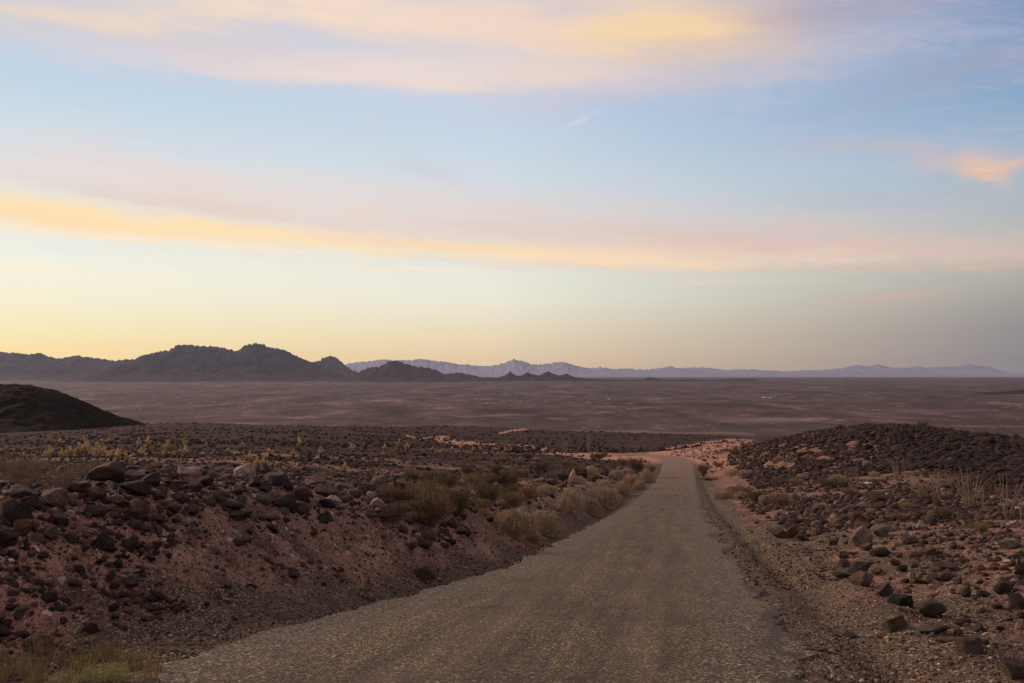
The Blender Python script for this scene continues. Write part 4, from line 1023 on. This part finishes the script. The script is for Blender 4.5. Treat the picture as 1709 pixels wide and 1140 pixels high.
def open_bush(seed, leaf=M_CREO, nl=4200, ns=30, h=1.0, spread=.85, leafL=.045, leafW=.03, twig=M_TWIG, clump=.12):
    """upright branching shrub, about 1 high and 1 in radius"""
    r = np.random.default_rng(seed); segs = []; tips = []
    for i in range(ns):
        az = r.uniform(0, 2 * np.pi); out = spread * r.uniform(.35, 1.0); hh = h * r.uniform(.6, 1.0) * (1.1 - .35 * out)
        p0 = np.array([np.cos(az), np.sin(az), 0]) * .06; pts = []
        for k in range(7):
            t = k / 6; pts.append(p0 + np.array([np.cos(az) * out * t ** 1.1, np.sin(az) * out * t ** 1.1, hh * t ** .8]) + r.normal(size=3) * .03 * t)
        segs.append(tube(pts, np.linspace(.014, .004, 7), 4))
        tips += pts[2:]
        for b in range(6):
            k = r.integers(2, 6); q = pts[k]; dd = (pts[k + 1 if k < 6 else k] - pts[k - 1]); dd = dd / np.linalg.norm(dd) + r.normal(size=3) * .5; dd[2] = abs(dd[2])
            dd /= np.linalg.norm(dd); L = r.uniform(.12, .32); e = [q + dd * L * t + r.normal(size=3) * .012 for t in (0, .35, .7, 1)]
            segs.append(tube(e, np.linspace(.006, .002, 4), 3) if False else tube(e, np.linspace(.006, .0025, 4), 4)); tips += e[1:]
    tips = np.array(tips); c = tips[r.integers(0, len(tips), nl)]
    P = c + r.normal(size=(nl, 3)) * clump * .45; P[:, 2] = np.abs(P[:, 2]) + .02
    dirv = P - c + r.normal(size=(nl, 3)) * .05 + [0, 0, .03]
    V, Fq, t = blades(P, dirv, r.uniform(.6, 1.3, nl) * leafL, np.full(nl, leafW), r.random(nl), r)
    fol = mesh_np('foliage', V, Fq, leaf, {'tint': t}, False)
    Vs, Fs = join(segs); st = mesh_np('stems', Vs, Fs, twig, {'tint': np.full(len(Vs), .5)})
    return fol, st
def grass_tuft(seed, n=420, mat=M_GRASS, h=1.0, lean=.45, W=.012):
    r = np.random.default_rng(seed); Vs, Fs, Ts, off = [], [], [], 0
    for i in range(n):
        az = r.uniform(0, 2 * np.pi); rr = r.random() ** .5 * .35; p = np.array([np.cos(az) * rr, np.sin(az) * rr, 0.])
        hh = h * r.uniform(.35, 1.0); ln = np.array([np.cos(az), np.sin(az), 0]) * lean * r.uniform(.1, 1) * hh + r.normal(size=3) * [.08, .08, 0]
        sd = np.array([-np.sin(az + r.normal()), np.cos(az), 0]) * W; q = []
        for t in (0, .35, .7, 1):
            c = p + ln * t ** 1.8 + np.array([0, 0, hh * t]); w = 1 - .75 * t; q += [c - sd * w, c + sd * w]
        Vs += q; Fs += [[off + 2 * k, off + 2 * k + 1, off + 2 * k + 3, off + 2 * k + 2] for k in range(3)]; Ts += [r.random()] * 8; off += 8
    return mesh_np('blades', np.array(Vs), np.array(Fs), mat, {'tint': np.array(Ts)}, False)
def ocotillo_proto(seed, ncane, h=1.0, spread=.35):
    """list of cane meshes, height 1"""
    r = np.random.default_rng(seed); out = []
    for i in range(ncane):
        az = r.uniform(0, 2 * np.pi); o = spread * r.uniform(.15, 1); hh = h * r.uniform(.6, 1.0); bend = r.uniform(-.08, .10)
        pts = [np.array([np.cos(az), np.sin(az), 0]) * (.02 + o * t + bend * t * t * (1 if t < .6 else 1.3)) + np.array([0, 0, hh * t]) + r.normal(size=3) * [.007, .007, 0] for t in np.linspace(0, 1, 9)]
        V, Fq = tube(pts, np.linspace(.0085, .004, 9), 5)
        out.append(mesh_np('cane', V, Fq, M_OCO, {'tint': np.full(len(V), r.random())}))
    return out
def ellip(r, c, ax, L, W, spikes=70):
    """a fuzzy cholla joint"""
    u, v = np.meshgrid(np.linspace(0, 2 * np.pi, 9)[:-1], np.linspace(.12, np.pi - .12, 7)); u, v = u.ravel(), v.ravel()
    S = np.stack([np.sin(v) * np.cos(u) * W, np.sin(v) * np.sin(u) * W, np.cos(v) * L], -1) * (1 + .12 * r.normal(size=(len(u), 1)))
    ax = ax / np.linalg.norm(ax); a = np.cross(ax, [.3, .9, .2]); a /= np.linalg.norm(a); b = np.cross(ax, a)
    Rm = np.stack([a, b, ax], 0); V = S @ Rm + c
    Fq = np.array([[i * 8 + k, i * 8 + (k + 1) % 8, (i + 1) * 8 + (k + 1) % 8, (i + 1) * 8 + k] for i in range(6) for k in range(8)])
    d = r.normal(size=(spikes, 3)); d /= np.linalg.norm(d, axis=1, keepdims=True)
    P = (d * [W, W, L] * .9) @ Rm + c; dv = d @ Rm
    V2, F2, _ = blades(P, dv, np.full(spikes, W * .55), np.full(spikes, W * .16), np.ones(spikes), r)
    return [(V, Fq), (V2, F2)]
def cholla_proto(seed, nb=5):
    """(trunk mesh, [branch meshes]), height about 1"""
    r = np.random.default_rng(seed)
    tr = [np.array([0, 0, -.05]), np.array([.01, .01, .2]), np.array([r.normal() * .03, r.normal() * .03, .45]), np.array([r.normal() * .04, 0, .7])]
    V, Fq = tube(tr, [.085, .08, .07, .05], 8); trunk = mesh_np('trunk', V, Fq, M_CHOD, {'tint': np.full(len(V), .5)})
    brs = []
    for i in range(nb):
        az = 2 * np.pi * i / nb + r.normal() * .4; b0 = tr[2] * r.uniform(.75, 1.2) if i else tr[3]
        lst = []; p = b0.copy(); d = np.array([np.cos(az) * .8, np.sin(az) * .8, .7 + .4 * r.random()]) if i else np.array([0.05, 0, 1.])
        for k in range(int(r.integers(2, 4))):
            d = d / np.linalg.norm(d); L = r.uniform(.07, .10); p = p + d * L; lst += ellip(r, p, d, L * 1.15, .088); q = p + d * L
            for e in range(int(r.integers(1, 4))):
                d2 = d + r.normal(size=3) * .8; d2[2] = abs(d2[2]) * .8; d2 /= np.linalg.norm(d2); lst += ellip(r, p + d * L * .4 + d2 * .08, d2, .085, .072, 50)
            p = q; d = d + r.normal(size=3) * .3 + [0, 0, .3]
        V, Fq = join(lst); z = V[:, 2]
        brs.append(mesh_np('branch', V, Fq, M_CHO, {'tint': np.clip((z - .35) / .45 + .35 * (r.random(len(V)) - .5), -.35, 1)}, False))  # golden top, dark foot: shaded undersides painted into the tint
    return trunk, brs

BR = [dome_bush(900 + k) for k in range(4)]
TN = [dome_bush(910 + k, leaf=M_TUFT, n=3600, h=.62, Lr=(.10, .28), W=.009, shell=.35) for k in range(2)]
CR = [open_bush(920 + k) for k in range(4)]
OL = [open_bush(930 + k, leaf=M_CREOL, nl=3600, h=.85) for k in range(3)]
GT = [open_bush(940 + k, leaf=M_TWIG, nl=1500, ns=34, h=.8, leafL=.10, leafW=.006, clump=.22) for k in range(3)]
DKB = dome_bush(950, leaf=M_CREO, n=3600, h=.5)
SG = open_bush(955, leaf=M_SAGE, nl=7000, ns=46, h=.85, leafL=.05, leafW=.018, clump=.14)
PLANTS = []
def put_bush(u, v, w, h, proto, label=None, group=None, name='desert_shrub', cat='shrub', kindw='bush', colourw='', hh=.75, land=None):
    X, Y, Z = pick(u, v)
    e = link(name, None); s = w / 2 * Y / F
    e.location = (X, Y + s * .25, Z - .02); sz = h * Y / F / hh
    e.scale = (s, s * .85, sz); e.rotation_euler = (0, 0, R(rnd.uniform(0, 360)) if abs(w) else 0)
    for nm, me in zip(('foliage', 'stems'), proto): link(nm, me, e)
    PLANTS.append(dict(o=e, u=u, v=v, w=w, h=h, label=label, group=group, cat=cat, kindw=kindw, colourw=colourw))
    if land: LAND.append((u, v, land))
    return e
GB = 'pale rounded shrubs edging the road'
for (u, v, w, h, k, lab, land) in (
    (856, 893, 88, 42, 0, 'wide pale grey cushion shrub at the near end of the roadside row', 'near cushion shrub'),
    (908, 893, 72, 40, 1, 'pale cushion shrub joined to the wide one by the road edge', None),
    (950, 860, 58, 40, 2, 'tan domed shrub overhanging the road edge behind the ditch', 'tan domed shrub'),
    (985, 858, 46, 28, 3, 'low tan shrub spilling forward from the tan domed shrub', None),
    (1004, 843, 60, 30, 1, 'greyish green cushion shrub halfway along the roadside row', 'mid-row cushion shrub'),
    (1022, 838, 34, 22, 0, None, None), (912, 826, 46, 17, 0, 'flat pale shrub below the dark roadside pile', None), (985, 798, 34, 20, 2, None, None), (962, 808, 34, 15, 3, None, None),
    (1030, 800, 30, 16, 1, None, None), (1056, 814, 40, 22, 0, 'rounded shrub near the far end of the roadside row', 'far-row cushion shrub'), (1080, 806, 32, 22, 2, None, None),
    (1040, 826, 34, 22, 3, None, None), (1068, 818, 30, 16, 1, None, None), (1010, 815, 30, 14, 2, None, None)):
    put_bush(u, v, w, h, BR[k], lab, GB, 'cushion_shrub', 'shrub', 'cushion shrub', 'pale', .72, land)
for (u, v, w, h) in ((1225, 793, 34, 11), (1246, 795, 36, 10), (1210, 833, 36, 14), (1238, 832, 26, 12), (1222, 822, 30, 10), (1340, 800, 26, 9), (1400, 803, 34, 11), (1440, 848, 26, 10), (1372, 850, 30, 10), (1460, 795, 20, 8), (1300, 770, 22, 8), (1278, 762, 20, 7), (1448, 778, 20, 9)):
    put_bush(u, v, w, h, BR[rnd.randrange(4)], None, 'small pale shrubs across the road', 'cushion_shrub', 'shrub', 'cushion shrub', 'pale', .72)
for (u, v, w, h, lab) in ((887, 903, 38, 18, 'small orange tan tuft in front of the near cushion shrubs'), (866, 914, 22, 9, None), (1265, 716, 0, 0, None), (840, 845, 30, 12, None), (806, 862, 26, 12, None)):
    if w: put_bush(u, v, w, h, TN[rnd.randrange(2)], lab, 'dry tan tufts', 'grass_tuft', 'grass', 'dry tuft', 'tan', .62)
GC = 'dark olive bushes behind the bank'
for (u, v, w, h, P, lab, land) in (
    (722, 888, 96, 78, OL[0], 'biggest olive brown bush, hanging over the end of the bank', 'biggest olive bush'),
    (650, 838, 56, 34, OL[1], 'olive bush growing against the cracked peach boulder', None),
    (765, 862, 72, 46, CR[0], 'dark leafy bush behind the biggest olive bush', 'dark leafy bush'),
    (812, 848, 70, 40, CR[1], None, None), (855, 852, 66, 34, OL[2], 'broad olive bush above the near cushion shrub', 'broad olive bush'), (700, 832, 60, 32, OL[0], None, None),
    (745, 822, 60, 30, CR[2], None, None), (795, 816, 62, 30, OL[1], None, None), (845, 815, 60, 28, CR[3], None, None), (880, 838, 54, 30, OL[2], None, None),
    (690, 805, 40, 18, CR[0], None, None), (735, 800, 44, 18, OL[0], None, None), (780, 795, 44, 18, CR[1], None, None), (825, 795, 44, 18, CR[2], None, None), (868, 797, 46, 18, OL[1], None, None),
    (905, 788, 44, 16, CR[3], None, None), (945, 780, 40, 14, OL[2], None, None), (1000, 768, 40, 12, CR[0], None, None), (1062, 792, 50, 26, CR[1], 'green bush at the top of the roadside row', 'green row-end bush'), (1085, 790, 24, 16, OL[0], None, None),
    (840, 773, 36, 12, OL[0], None, None), (880, 768, 34, 11, CR[2], None, None), (790, 772, 30, 10, OL[1], None, None), (1040, 776, 30, 10, OL[2], None, None),
    (548, 792, 34, 13, GT[0], None, None), (520, 785, 30, 11, GT[1], None, None), (690, 778, 30, 10, OL[2], None, None), (622, 790, 32, 13, GT[2], None, None)):
    put_bush(u, v, w, h, P, lab, GC, 'desert_bush', 'shrub', 'olive bush', 'dark', .95, land)
rb = random.Random(9); nb_ = 0
while nb_ < 42:
    u = rb.uniform(650, 960); v = rb.uniform(785, 880)
    if v > 888 - (u - 690) * .30 or v < 800 - (u - 650) * .05: continue
    w = rb.uniform(30, 56) * (v - 730) / 110
    put_bush(u, v, w, w * rb.uniform(.4, .6), rb.choice(CR + OL + GT + OL), None, 'brown and olive shrubs crowding the flat behind the bank', 'desert_bush', 'shrub', 'brushy shrub', 'brownish', .9); nb_ += 1
GR2 = 'olive bushes across the road'
for (u, v, w, h, P, lab, land) in (
    (1175, 800, 26, 26, CR[0], 'upright olive bush at the road edge beyond the gravel shoulder', 'upright roadside bush'), (1240, 828, 50, 20, OL[1], None, None), (1300, 848, 50, 30, OL[0], 'olive bush with a leafy crown behind the tan roadside boulder', 'leafy olive bush'),
    (1262, 842, 40, 22, CR[2], None, None), (1385, 815, 60, 16, CR[3], None, None), (1330, 812, 44, 14, OL[2], None, None), (1420, 828, 44, 15, OL[1], None, None), (1470, 838, 46, 16, CR[1], None, None),
    (1520, 852, 40, 16, OL[0], None, None), (1580, 868, 50, 20, CR[0], None, None), (1640, 890, 50, 20, OL[2], None, None), (1500, 870, 34, 16, OL[1], None, None), (1300, 912, 22, 10, OL[2], None, None), (1240, 915, 18, 12, OL[1], None, None),
    (1200, 780, 24, 9, OL[0], None, None), (1226, 760, 26, 9, CR[1], None, None), (1245, 748, 26, 9, OL[1], None, None), (1540, 715, 34, 11, CR[2], None, None), (1580, 730, 30, 10, CR[0], None, None), (1640, 742, 34, 12, CR[1], None, None), (1700, 745, 30, 12, CR[3], None, None),
    (1400, 748, 22, 9, OL[0], None, None), (1560, 955, 26, 12, OL[1], None, None), (1528, 945, 20, 9, OL[0], None, None)):
    put_bush(u, v, w, h, P, lab, GR2, 'desert_bush', 'shrub', 'olive bush', 'dark', .95, land)
for (u, v, w, h, lab, land) in ((100, 822, 96, 52, 'tall grey twiggy shrub behind the leaning tan block', 'tall twiggy shrub'), (38, 818, 92, 60, 'twiggy brown shrub at the frame edge above the pale-topped wedge', 'frame-edge shrub'), (146, 798, 60, 34, None, None), (10, 800, 60, 42, None, None),
                                (62, 790, 60, 26, None, None), (270, 845, 26, 12, None, None), (720, 900, 50, 20, None, None), (760, 885, 40, 18, None, None), (1415, 800, 24, 12, None, None), (1352, 770, 20, 9, None, None)):
    put_bush(u, v, w, h, GT[rnd.randrange(3)], lab, 'grey twiggy shrubs', 'twiggy_shrub', 'shrub', 'twiggy shrub', 'grey', .8, land)
put_bush(705, 968, 52, 20, DKB, 'dark low dead shrub lying in the gravel at the road edge', None, 'dead_shrub', 'shrub', hh=.5, land='dead roadside shrub')
put_bush(178, 1150, 110, 42, SG, 'grey green leafy shrub at the bottom edge of the frame', None, 'desert_bush', 'shrub', hh=.9, land='grey green shrub')
put_bush(110, 1160, 90, 36, SG, 'grey green shrub half hidden by yellow grass at the bottom edge', None, 'desert_bush', 'shrub', hh=.9)
rs = random.Random(5)
for i in range(34):
    u = rs.uniform(0, 640) if i < 20 else rs.uniform(640, 1000); v = rs.uniform(748, 786)
    w = rs.uniform(14, 26) * (v - 715) / 60
    put_bush(u, v, w, w * .42, rs.choice(OL + CR + GT + BR[:1]), None, 'small bushes dotted over the stony flat', 'desert_bush', 'shrub', 'little bush', 'brownish', .9)

# cholla
CHO = [cholla_proto(970 + k, 4 + k % 3) for k in range(5)]
GCH = 'golden cholla cacti on the stony flat'
cl = [(82, 775, 18, 22), (118, 770, 20, 20), (132, 768, 20, 22), (144, 765, 18, 24), (104, 772, 16, 18), (163, 775, 24, 26), (162, 764, 14, 14), (176, 768, 12, 16), (186, 773, 22, 16), (198, 775, 24, 20), (212, 775, 18, 16),
      (232, 752, 9, 16), (247, 752, 12, 18), (240, 762, 12, 14), (266, 748, 12, 8), (278, 765, 14, 22), (272, 767, 12, 12), (308, 765, 18, 16), (309, 751, 8, 14), (345, 751, 6, 11), (236, 764, 14, 10), (290, 765, 14, 10),
      (403, 782, 22, 10), (418, 778, 12, 18), (430, 790, 20, 22), (440, 783, 14, 14), (406, 751, 7, 11), (474, 790, 10, 9), (494, 792, 16, 13), (500, 756, 12, 22), (490, 768, 14, 12), (535, 766, 20, 16), (576, 790, 6, 13),
      (588, 759, 14, 14), (642, 756, 12, 11), (665, 754, 10, 15), (680, 757, 14, 14), (722, 756, 14, 8), (770, 757, 8, 15), (790, 758, 10, 10), (803, 757, 9, 9), (740, 757, 10, 7), (755, 756, 9, 8), (712, 818, 14, 10), (831, 764, 8, 8),
      (180, 742, 14, 8), (170, 741, 12, 7), (40, 768, 12, 10), (100, 745, 14, 9), (640, 763, 12, 7), (450, 760, 14, 8), (380, 757, 12, 7)]
for i, (u, v, w, h) in enumerate(cl):
    X, Y, Z = pick(u, v); t, bs = CHO[i % 5]
    e = link('cholla_cactus', None); sz = 1.15 * h * Y / F; e.location = (X, Y, Z); e.scale = (max(w * Y / F * 1.15, sz * .8),) * 2 + (sz * 1.0,); e.rotation_euler = (0, 0, rnd.uniform(0, 6.28))
    link('trunk', t, e)
    for b in bs: link('branch', b, e)
    lab = {5: 'largest golden cholla, two tiers of spiny arms above the rock heap', 2: None}.get(i)
    if i == 5: LAND.append((u, v, 'largest golden cholla'))
    if i == 24: LAND.append((u, v, 'cholla behind the pink boulder')); lab = 'golden cholla rising behind the tall pale pink boulder'
    PLANTS.append(dict(o=e, u=u, v=v, w=w, h=h, label=lab, group=GCH, cat='cactus', kindw='cholla', colourw='golden'))

# ocotillo
OC = [ocotillo_proto(980, 24, spread=.33), ocotillo_proto(981, 30, spread=.6), ocotillo_proto(982, 22, spread=.45), ocotillo_proto(983, 14, spread=.36), ocotillo_proto(984, 7, spread=.14)]
oc = [(1499, 808, 48, 0, 'ocotillo with tight upright canes against the dark stony hill', 'upright ocotillo'), (1538, 834, 46, 1, 'low wide ocotillo with many short canes', 'low wide ocotillo'), (1562, 832, 52, 2, 'spreading ocotillo joined to the low wide one', None),
      (1618, 852, 72, 2, 'tall ocotillo with crossing canes standing over the dark verge', 'tall crossing ocotillo'), (1682, 868, 88, 3, 'tallest ocotillo with few thin canes in a fan', 'tallest ocotillo'), (1705, 872, 50, 4, 'sparse ocotillo cut by the frame edge', None), (1640, 850, 46, 4, 'thin ocotillo leaning behind the tall crossing one', None),
      (983, 757, 44, 4, 'lone slim ocotillo before the dark slope', 'slim mid-distance ocotillo'), (944, 757, 32, 4, None, None), (938, 758, 26, 3, None, None), (1075, 752, 28, 3, None, None), (850, 754, 30, 1, None, None), (842, 752, 26, 3, None, None), (1196, 730, 14, 4, None, None),
      (1311, 783, 32, 3, None, None), (1430, 815, 40, 4, 'thin faint ocotillo in front of the stony hill', None), (293, 750, 28, 4, None, None), (420, 752, 24, 3, None, None), (630, 752, 26, 3, None, None), (800, 750, 18, 4, None, None), (70, 750, 28, 3, None, None), (1488, 830, 24, 3, None, None)]
for (u, v, h, k, lab, land) in oc:
    X, Y, Z = pick(u, v); e = link('ocotillo', None); s = h * Y / F; e.location = (X, Y, Z - .03); e.scale = (s, s, s); e.rotation_euler = (0, 0, rnd.uniform(0, 6.28))
    for c in OC[k]: link('cane', c, e)
    if land: LAND.append((u, v, land))
    PLANTS.append(dict(o=e, u=u, v=v, w=h * .7, h=h, label=lab, group='ocotillos', cat='plant', kindw='ocotillo', colourw='bare'))
used |= set(p['label'] for p in PLANTS if p['label'])
for p in PLANTS:
    if not p['label']:
        sz = 'broad' if p['w'] > 45 else ('mid-sized' if p['w'] > 26 else ('small' if p['w'] > 13 else 'tiny'))
        form = 'tall' if p['h'] > .9 * p['w'] else ('low' if p['h'] < .5 * p['w'] else 'rounded')
        p['label'] = autolabel([f"{sz} {p['colourw']} {p['kindw']}", f"{form} {p['colourw']} {p['kindw']}", f"{sz} {form} {p['kindw']}"], p['u'], p['v'], LAND)
    tag(p['o'], p['label'], p['cat'], p['group'])

# dry yellow grass along the foot of the bank
def grass():
    g = [grass_tuft(990 + k, 46, W=.011, lean=.3) for k in range(4)]; arr = []
    Vs, Fs, Ts, off = [], [], [], 0; r = random.Random(3)
    for i in range(38):
        u = r.uniform(-10, 262); v = r.uniform(1088, 1150) if u < 200 else r.uniform(1100, 1150); X, Y, Z = pick(u, v); me = g[i % 4]
        V = np.empty(len(me.vertices) * 3, np.float32); me.vertices.foreach_get('co', V); V = V.reshape(-1, 3) * [.24, .24, r.uniform(.08, .26)]
        Fq = np.empty(len(me.loops), np.int32); me.loops.foreach_get('vertex_index', Fq); Fq = Fq.reshape(-1, 4)
        T = np.empty(len(me.vertices), np.float32); me.attributes['tint'].data.foreach_get('value', T)
        Vs.append(V + [X, Y, Z - .01]); Fs.append(Fq + off); Ts.append(T); off += len(V)
    o = link('grass', mesh_np('grass', np.vstack(Vs), np.vstack(Fs), M_GRASS, {'tint': np.concatenate(Ts)}, False)); o['kind'] = 'stuff'; o['label'] = 'dry yellow grass at the foot of the bank'
grass()
# low scrub nobody could count, thinly over the flats
def scrub():
    r = np.random.default_rng(77); n = 4200
    u = r.uniform(-40, 1750, n); D = np.exp(r.uniform(math.log(24), math.log(700), n)); x = (u - CX) / F * D; s = x - road_c(D)
    k = (np.abs(s) > 5.5) & (perlin(x * .08, D * .08, 701) > -.1); x, D = x[k], D[k]; z = H(x, D); n = len(x)
    per = 26; R0 = r.uniform(.12, .42, n) * np.clip(D / 90, .6, 3.2)
    c = np.repeat(np.stack([x, D, z], -1), per, 0); rr = np.repeat(R0, per); d = hemi(r, n * per); d[:, 2] *= .6
    P = c + d * rr[:, None] * r.uniform(.1, .8, n * per)[:, None]; tn = np.repeat(r.random(n), per)
    V, Fq, t = blades(P, d + r.normal(size=d.shape) * .3, rr * .45, rr * .07, np.clip(tn + r.normal(size=len(tn)) * .2, 0, 1), r)
    m, nt, b = newmat('low_scrub', .9, .1); q = NB(nt); q.L.new(q.ramp(q.attr('tint'), [(0, (.045, .036, .018)), (.5, (.10, .072, .045)), (1, (.20, .145, .10))]), b.inputs['Base Color'])
    o = link('undergrowth', mesh_np('undergrowth', V, Fq, m, {'tint': t}, False)); o['kind'] = 'stuff'; o['label'] = 'sparse low scrub over the stony flats'
scrub()
def dead_branch():
    r = np.random.default_rng(5); X, Y, Z = pick(197, 838); e = link('dead_branch', None); e.location = (X, Y, Z + .10)
    tag(e, 'bleached dead twigs lying on the rocks below the dark dome boulder', 'branch'); lst = []
    for i in range(7):
        a = r.uniform(-.2, 3.3); L = r.uniform(.10, .22); pts = [np.zeros(3)]; d = np.array([np.cos(a), -.2, np.sin(a) * .6])
        for k in range(5): d = d + r.normal(size=3) * .25; pts.append(pts[-1] + d / np.linalg.norm(d) * L / 4)
        lst.append(tube(pts, np.linspace(.006, .002, 6), 5))
        for b in range(2):
            q = pts[2 + b]; d2 = d + r.normal(size=3) * .7; d2 /= np.linalg.norm(d2); lst.append(tube([q, q + d2 * .05, q + d2 * .1 + r.normal(size=3) * .01], [.003, .0025, .0015], 5))
    V, Fq = join(lst); m = plain_mat('bleached_wood', (.36, .29, .24), .8, .2); link('twigs', mesh_np('twigs', V, Fq, m, {'tint': np.full(len(V), .5)}), e)
dead_branch()

# ---------------------------------------------------------------- small man-made things
def box(cx, cy, cz, sx, sy, sz):
    V = np.array([[cx + a * sx / 2, cy + b * sy / 2, cz + c * sz / 2] for c in (-1, 1) for b in (-1, 1) for a in (-1, 1)])
    Fq = np.array([[0, 2, 3, 1], [4, 5, 7, 6], [0, 1, 5, 4], [2, 6, 7, 3], [0, 4, 6, 2], [1, 3, 7, 5]]); return V, Fq
def marker():
    X, Y, Z = pick(1167, 762); e = link('marker_post', None); e.location = (X, Y, Z); e.rotation_euler = (0, R(8), 0)
    tag(e, 'short white marker post where the road meets the dirt bank', 'post')
    m = plain_mat('white_painted_plastic', (.75, .72, .68), .5, .05); m2 = plain_mat('dark_post_foot', (.08, .06, .05), .9, .1)
    V, Fq = box(0, 0, .42, .16, .05, .62); link('panel', mesh_np('panel', V, Fq, m, {'tint': np.full(len(V), .5)}, False), e)
    V, Fq = tube([[0, .04, -.15], [0, .04, .4]], [.03, .03], 8); link('pole', mesh_np('pole', V, Fq, m2, {'tint': np.full(len(V), .5)}), e)
marker()
def trailers():
    mw = plain_mat('white_trailer_shell', (.72, .68, .66), .5, .05); mr = plain_mat('trailer_roof', (.42, .40, .40), .6, .1); md = plain_mat('trailer_window', (.03, .03, .035), .3, .05)
    for (u, v, w, lab) in ((1276, 664.5, 7, 'white trailer far out on the plain, larger of two close together'), (1286, 665.3, 5, 'smaller white trailer right beside the larger one on the plain'), (1016, 667, 4, 'single tiny white trailer alone in the middle of the plain')):
        X, Y, Z = pick(u, v); L = w * Y / F; Hh = 3.4 + L * .12; e = link('trailer', None); e.location = (X, Y, Z); tag(e, lab, 'trailer', None)
        V, Fq = box(0, 0, .8 + Hh / 2, L, L * .4, Hh); link('body', mesh_np('body', V, Fq, mw, {'tint': np.full(len(V), .5)}, False), e)
        V, Fq = box(0, 0, .8 + Hh + .15, L * 1.03, L * .43, .3); link('roof', mesh_np('roof', V, Fq, mr, {'tint': np.full(len(V), .5)}, False), e)
        for t in (-.28, .22):
            V, Fq = box(t * L, -L * .2 - .05, .8 + Hh * .6, L * .14, .12, Hh * .3); link('window', mesh_np('window', V, Fq, md, {'tint': np.full(len(V), .5)}, False), e)
trailers()

# ---------------------------------------------------------------- haze
def haze():
    V, Fq = box(0, 0, 0, 140000, 140000, 0); V[:4, 2] = -260; V[4:, 2] = HAZE_TOP
    me = mesh_np('haze', V, Fq, None, None, False)
    m = bpy.data.materials.new('desert_haze'); m.use_nodes = True; nt = m.node_tree; nt.nodes.clear()
    v = nt.nodes.new('ShaderNodeVolumePrincipled'); o = nt.nodes.new('ShaderNodeOutputMaterial'); nt.links.new(v.outputs[0], o.inputs['Volume'])
    v.inputs['Color'].default_value = (.62, .74, 1.0, 1); v.inputs['Density'].default_value = HAZE_K; v.inputs['Anisotropy'].default_value = 0.35
    me.materials.append(m); h = link('haze', me); h['kind'] = 'stuff'; h['label'] = 'thin bluish desert haze'
haze()
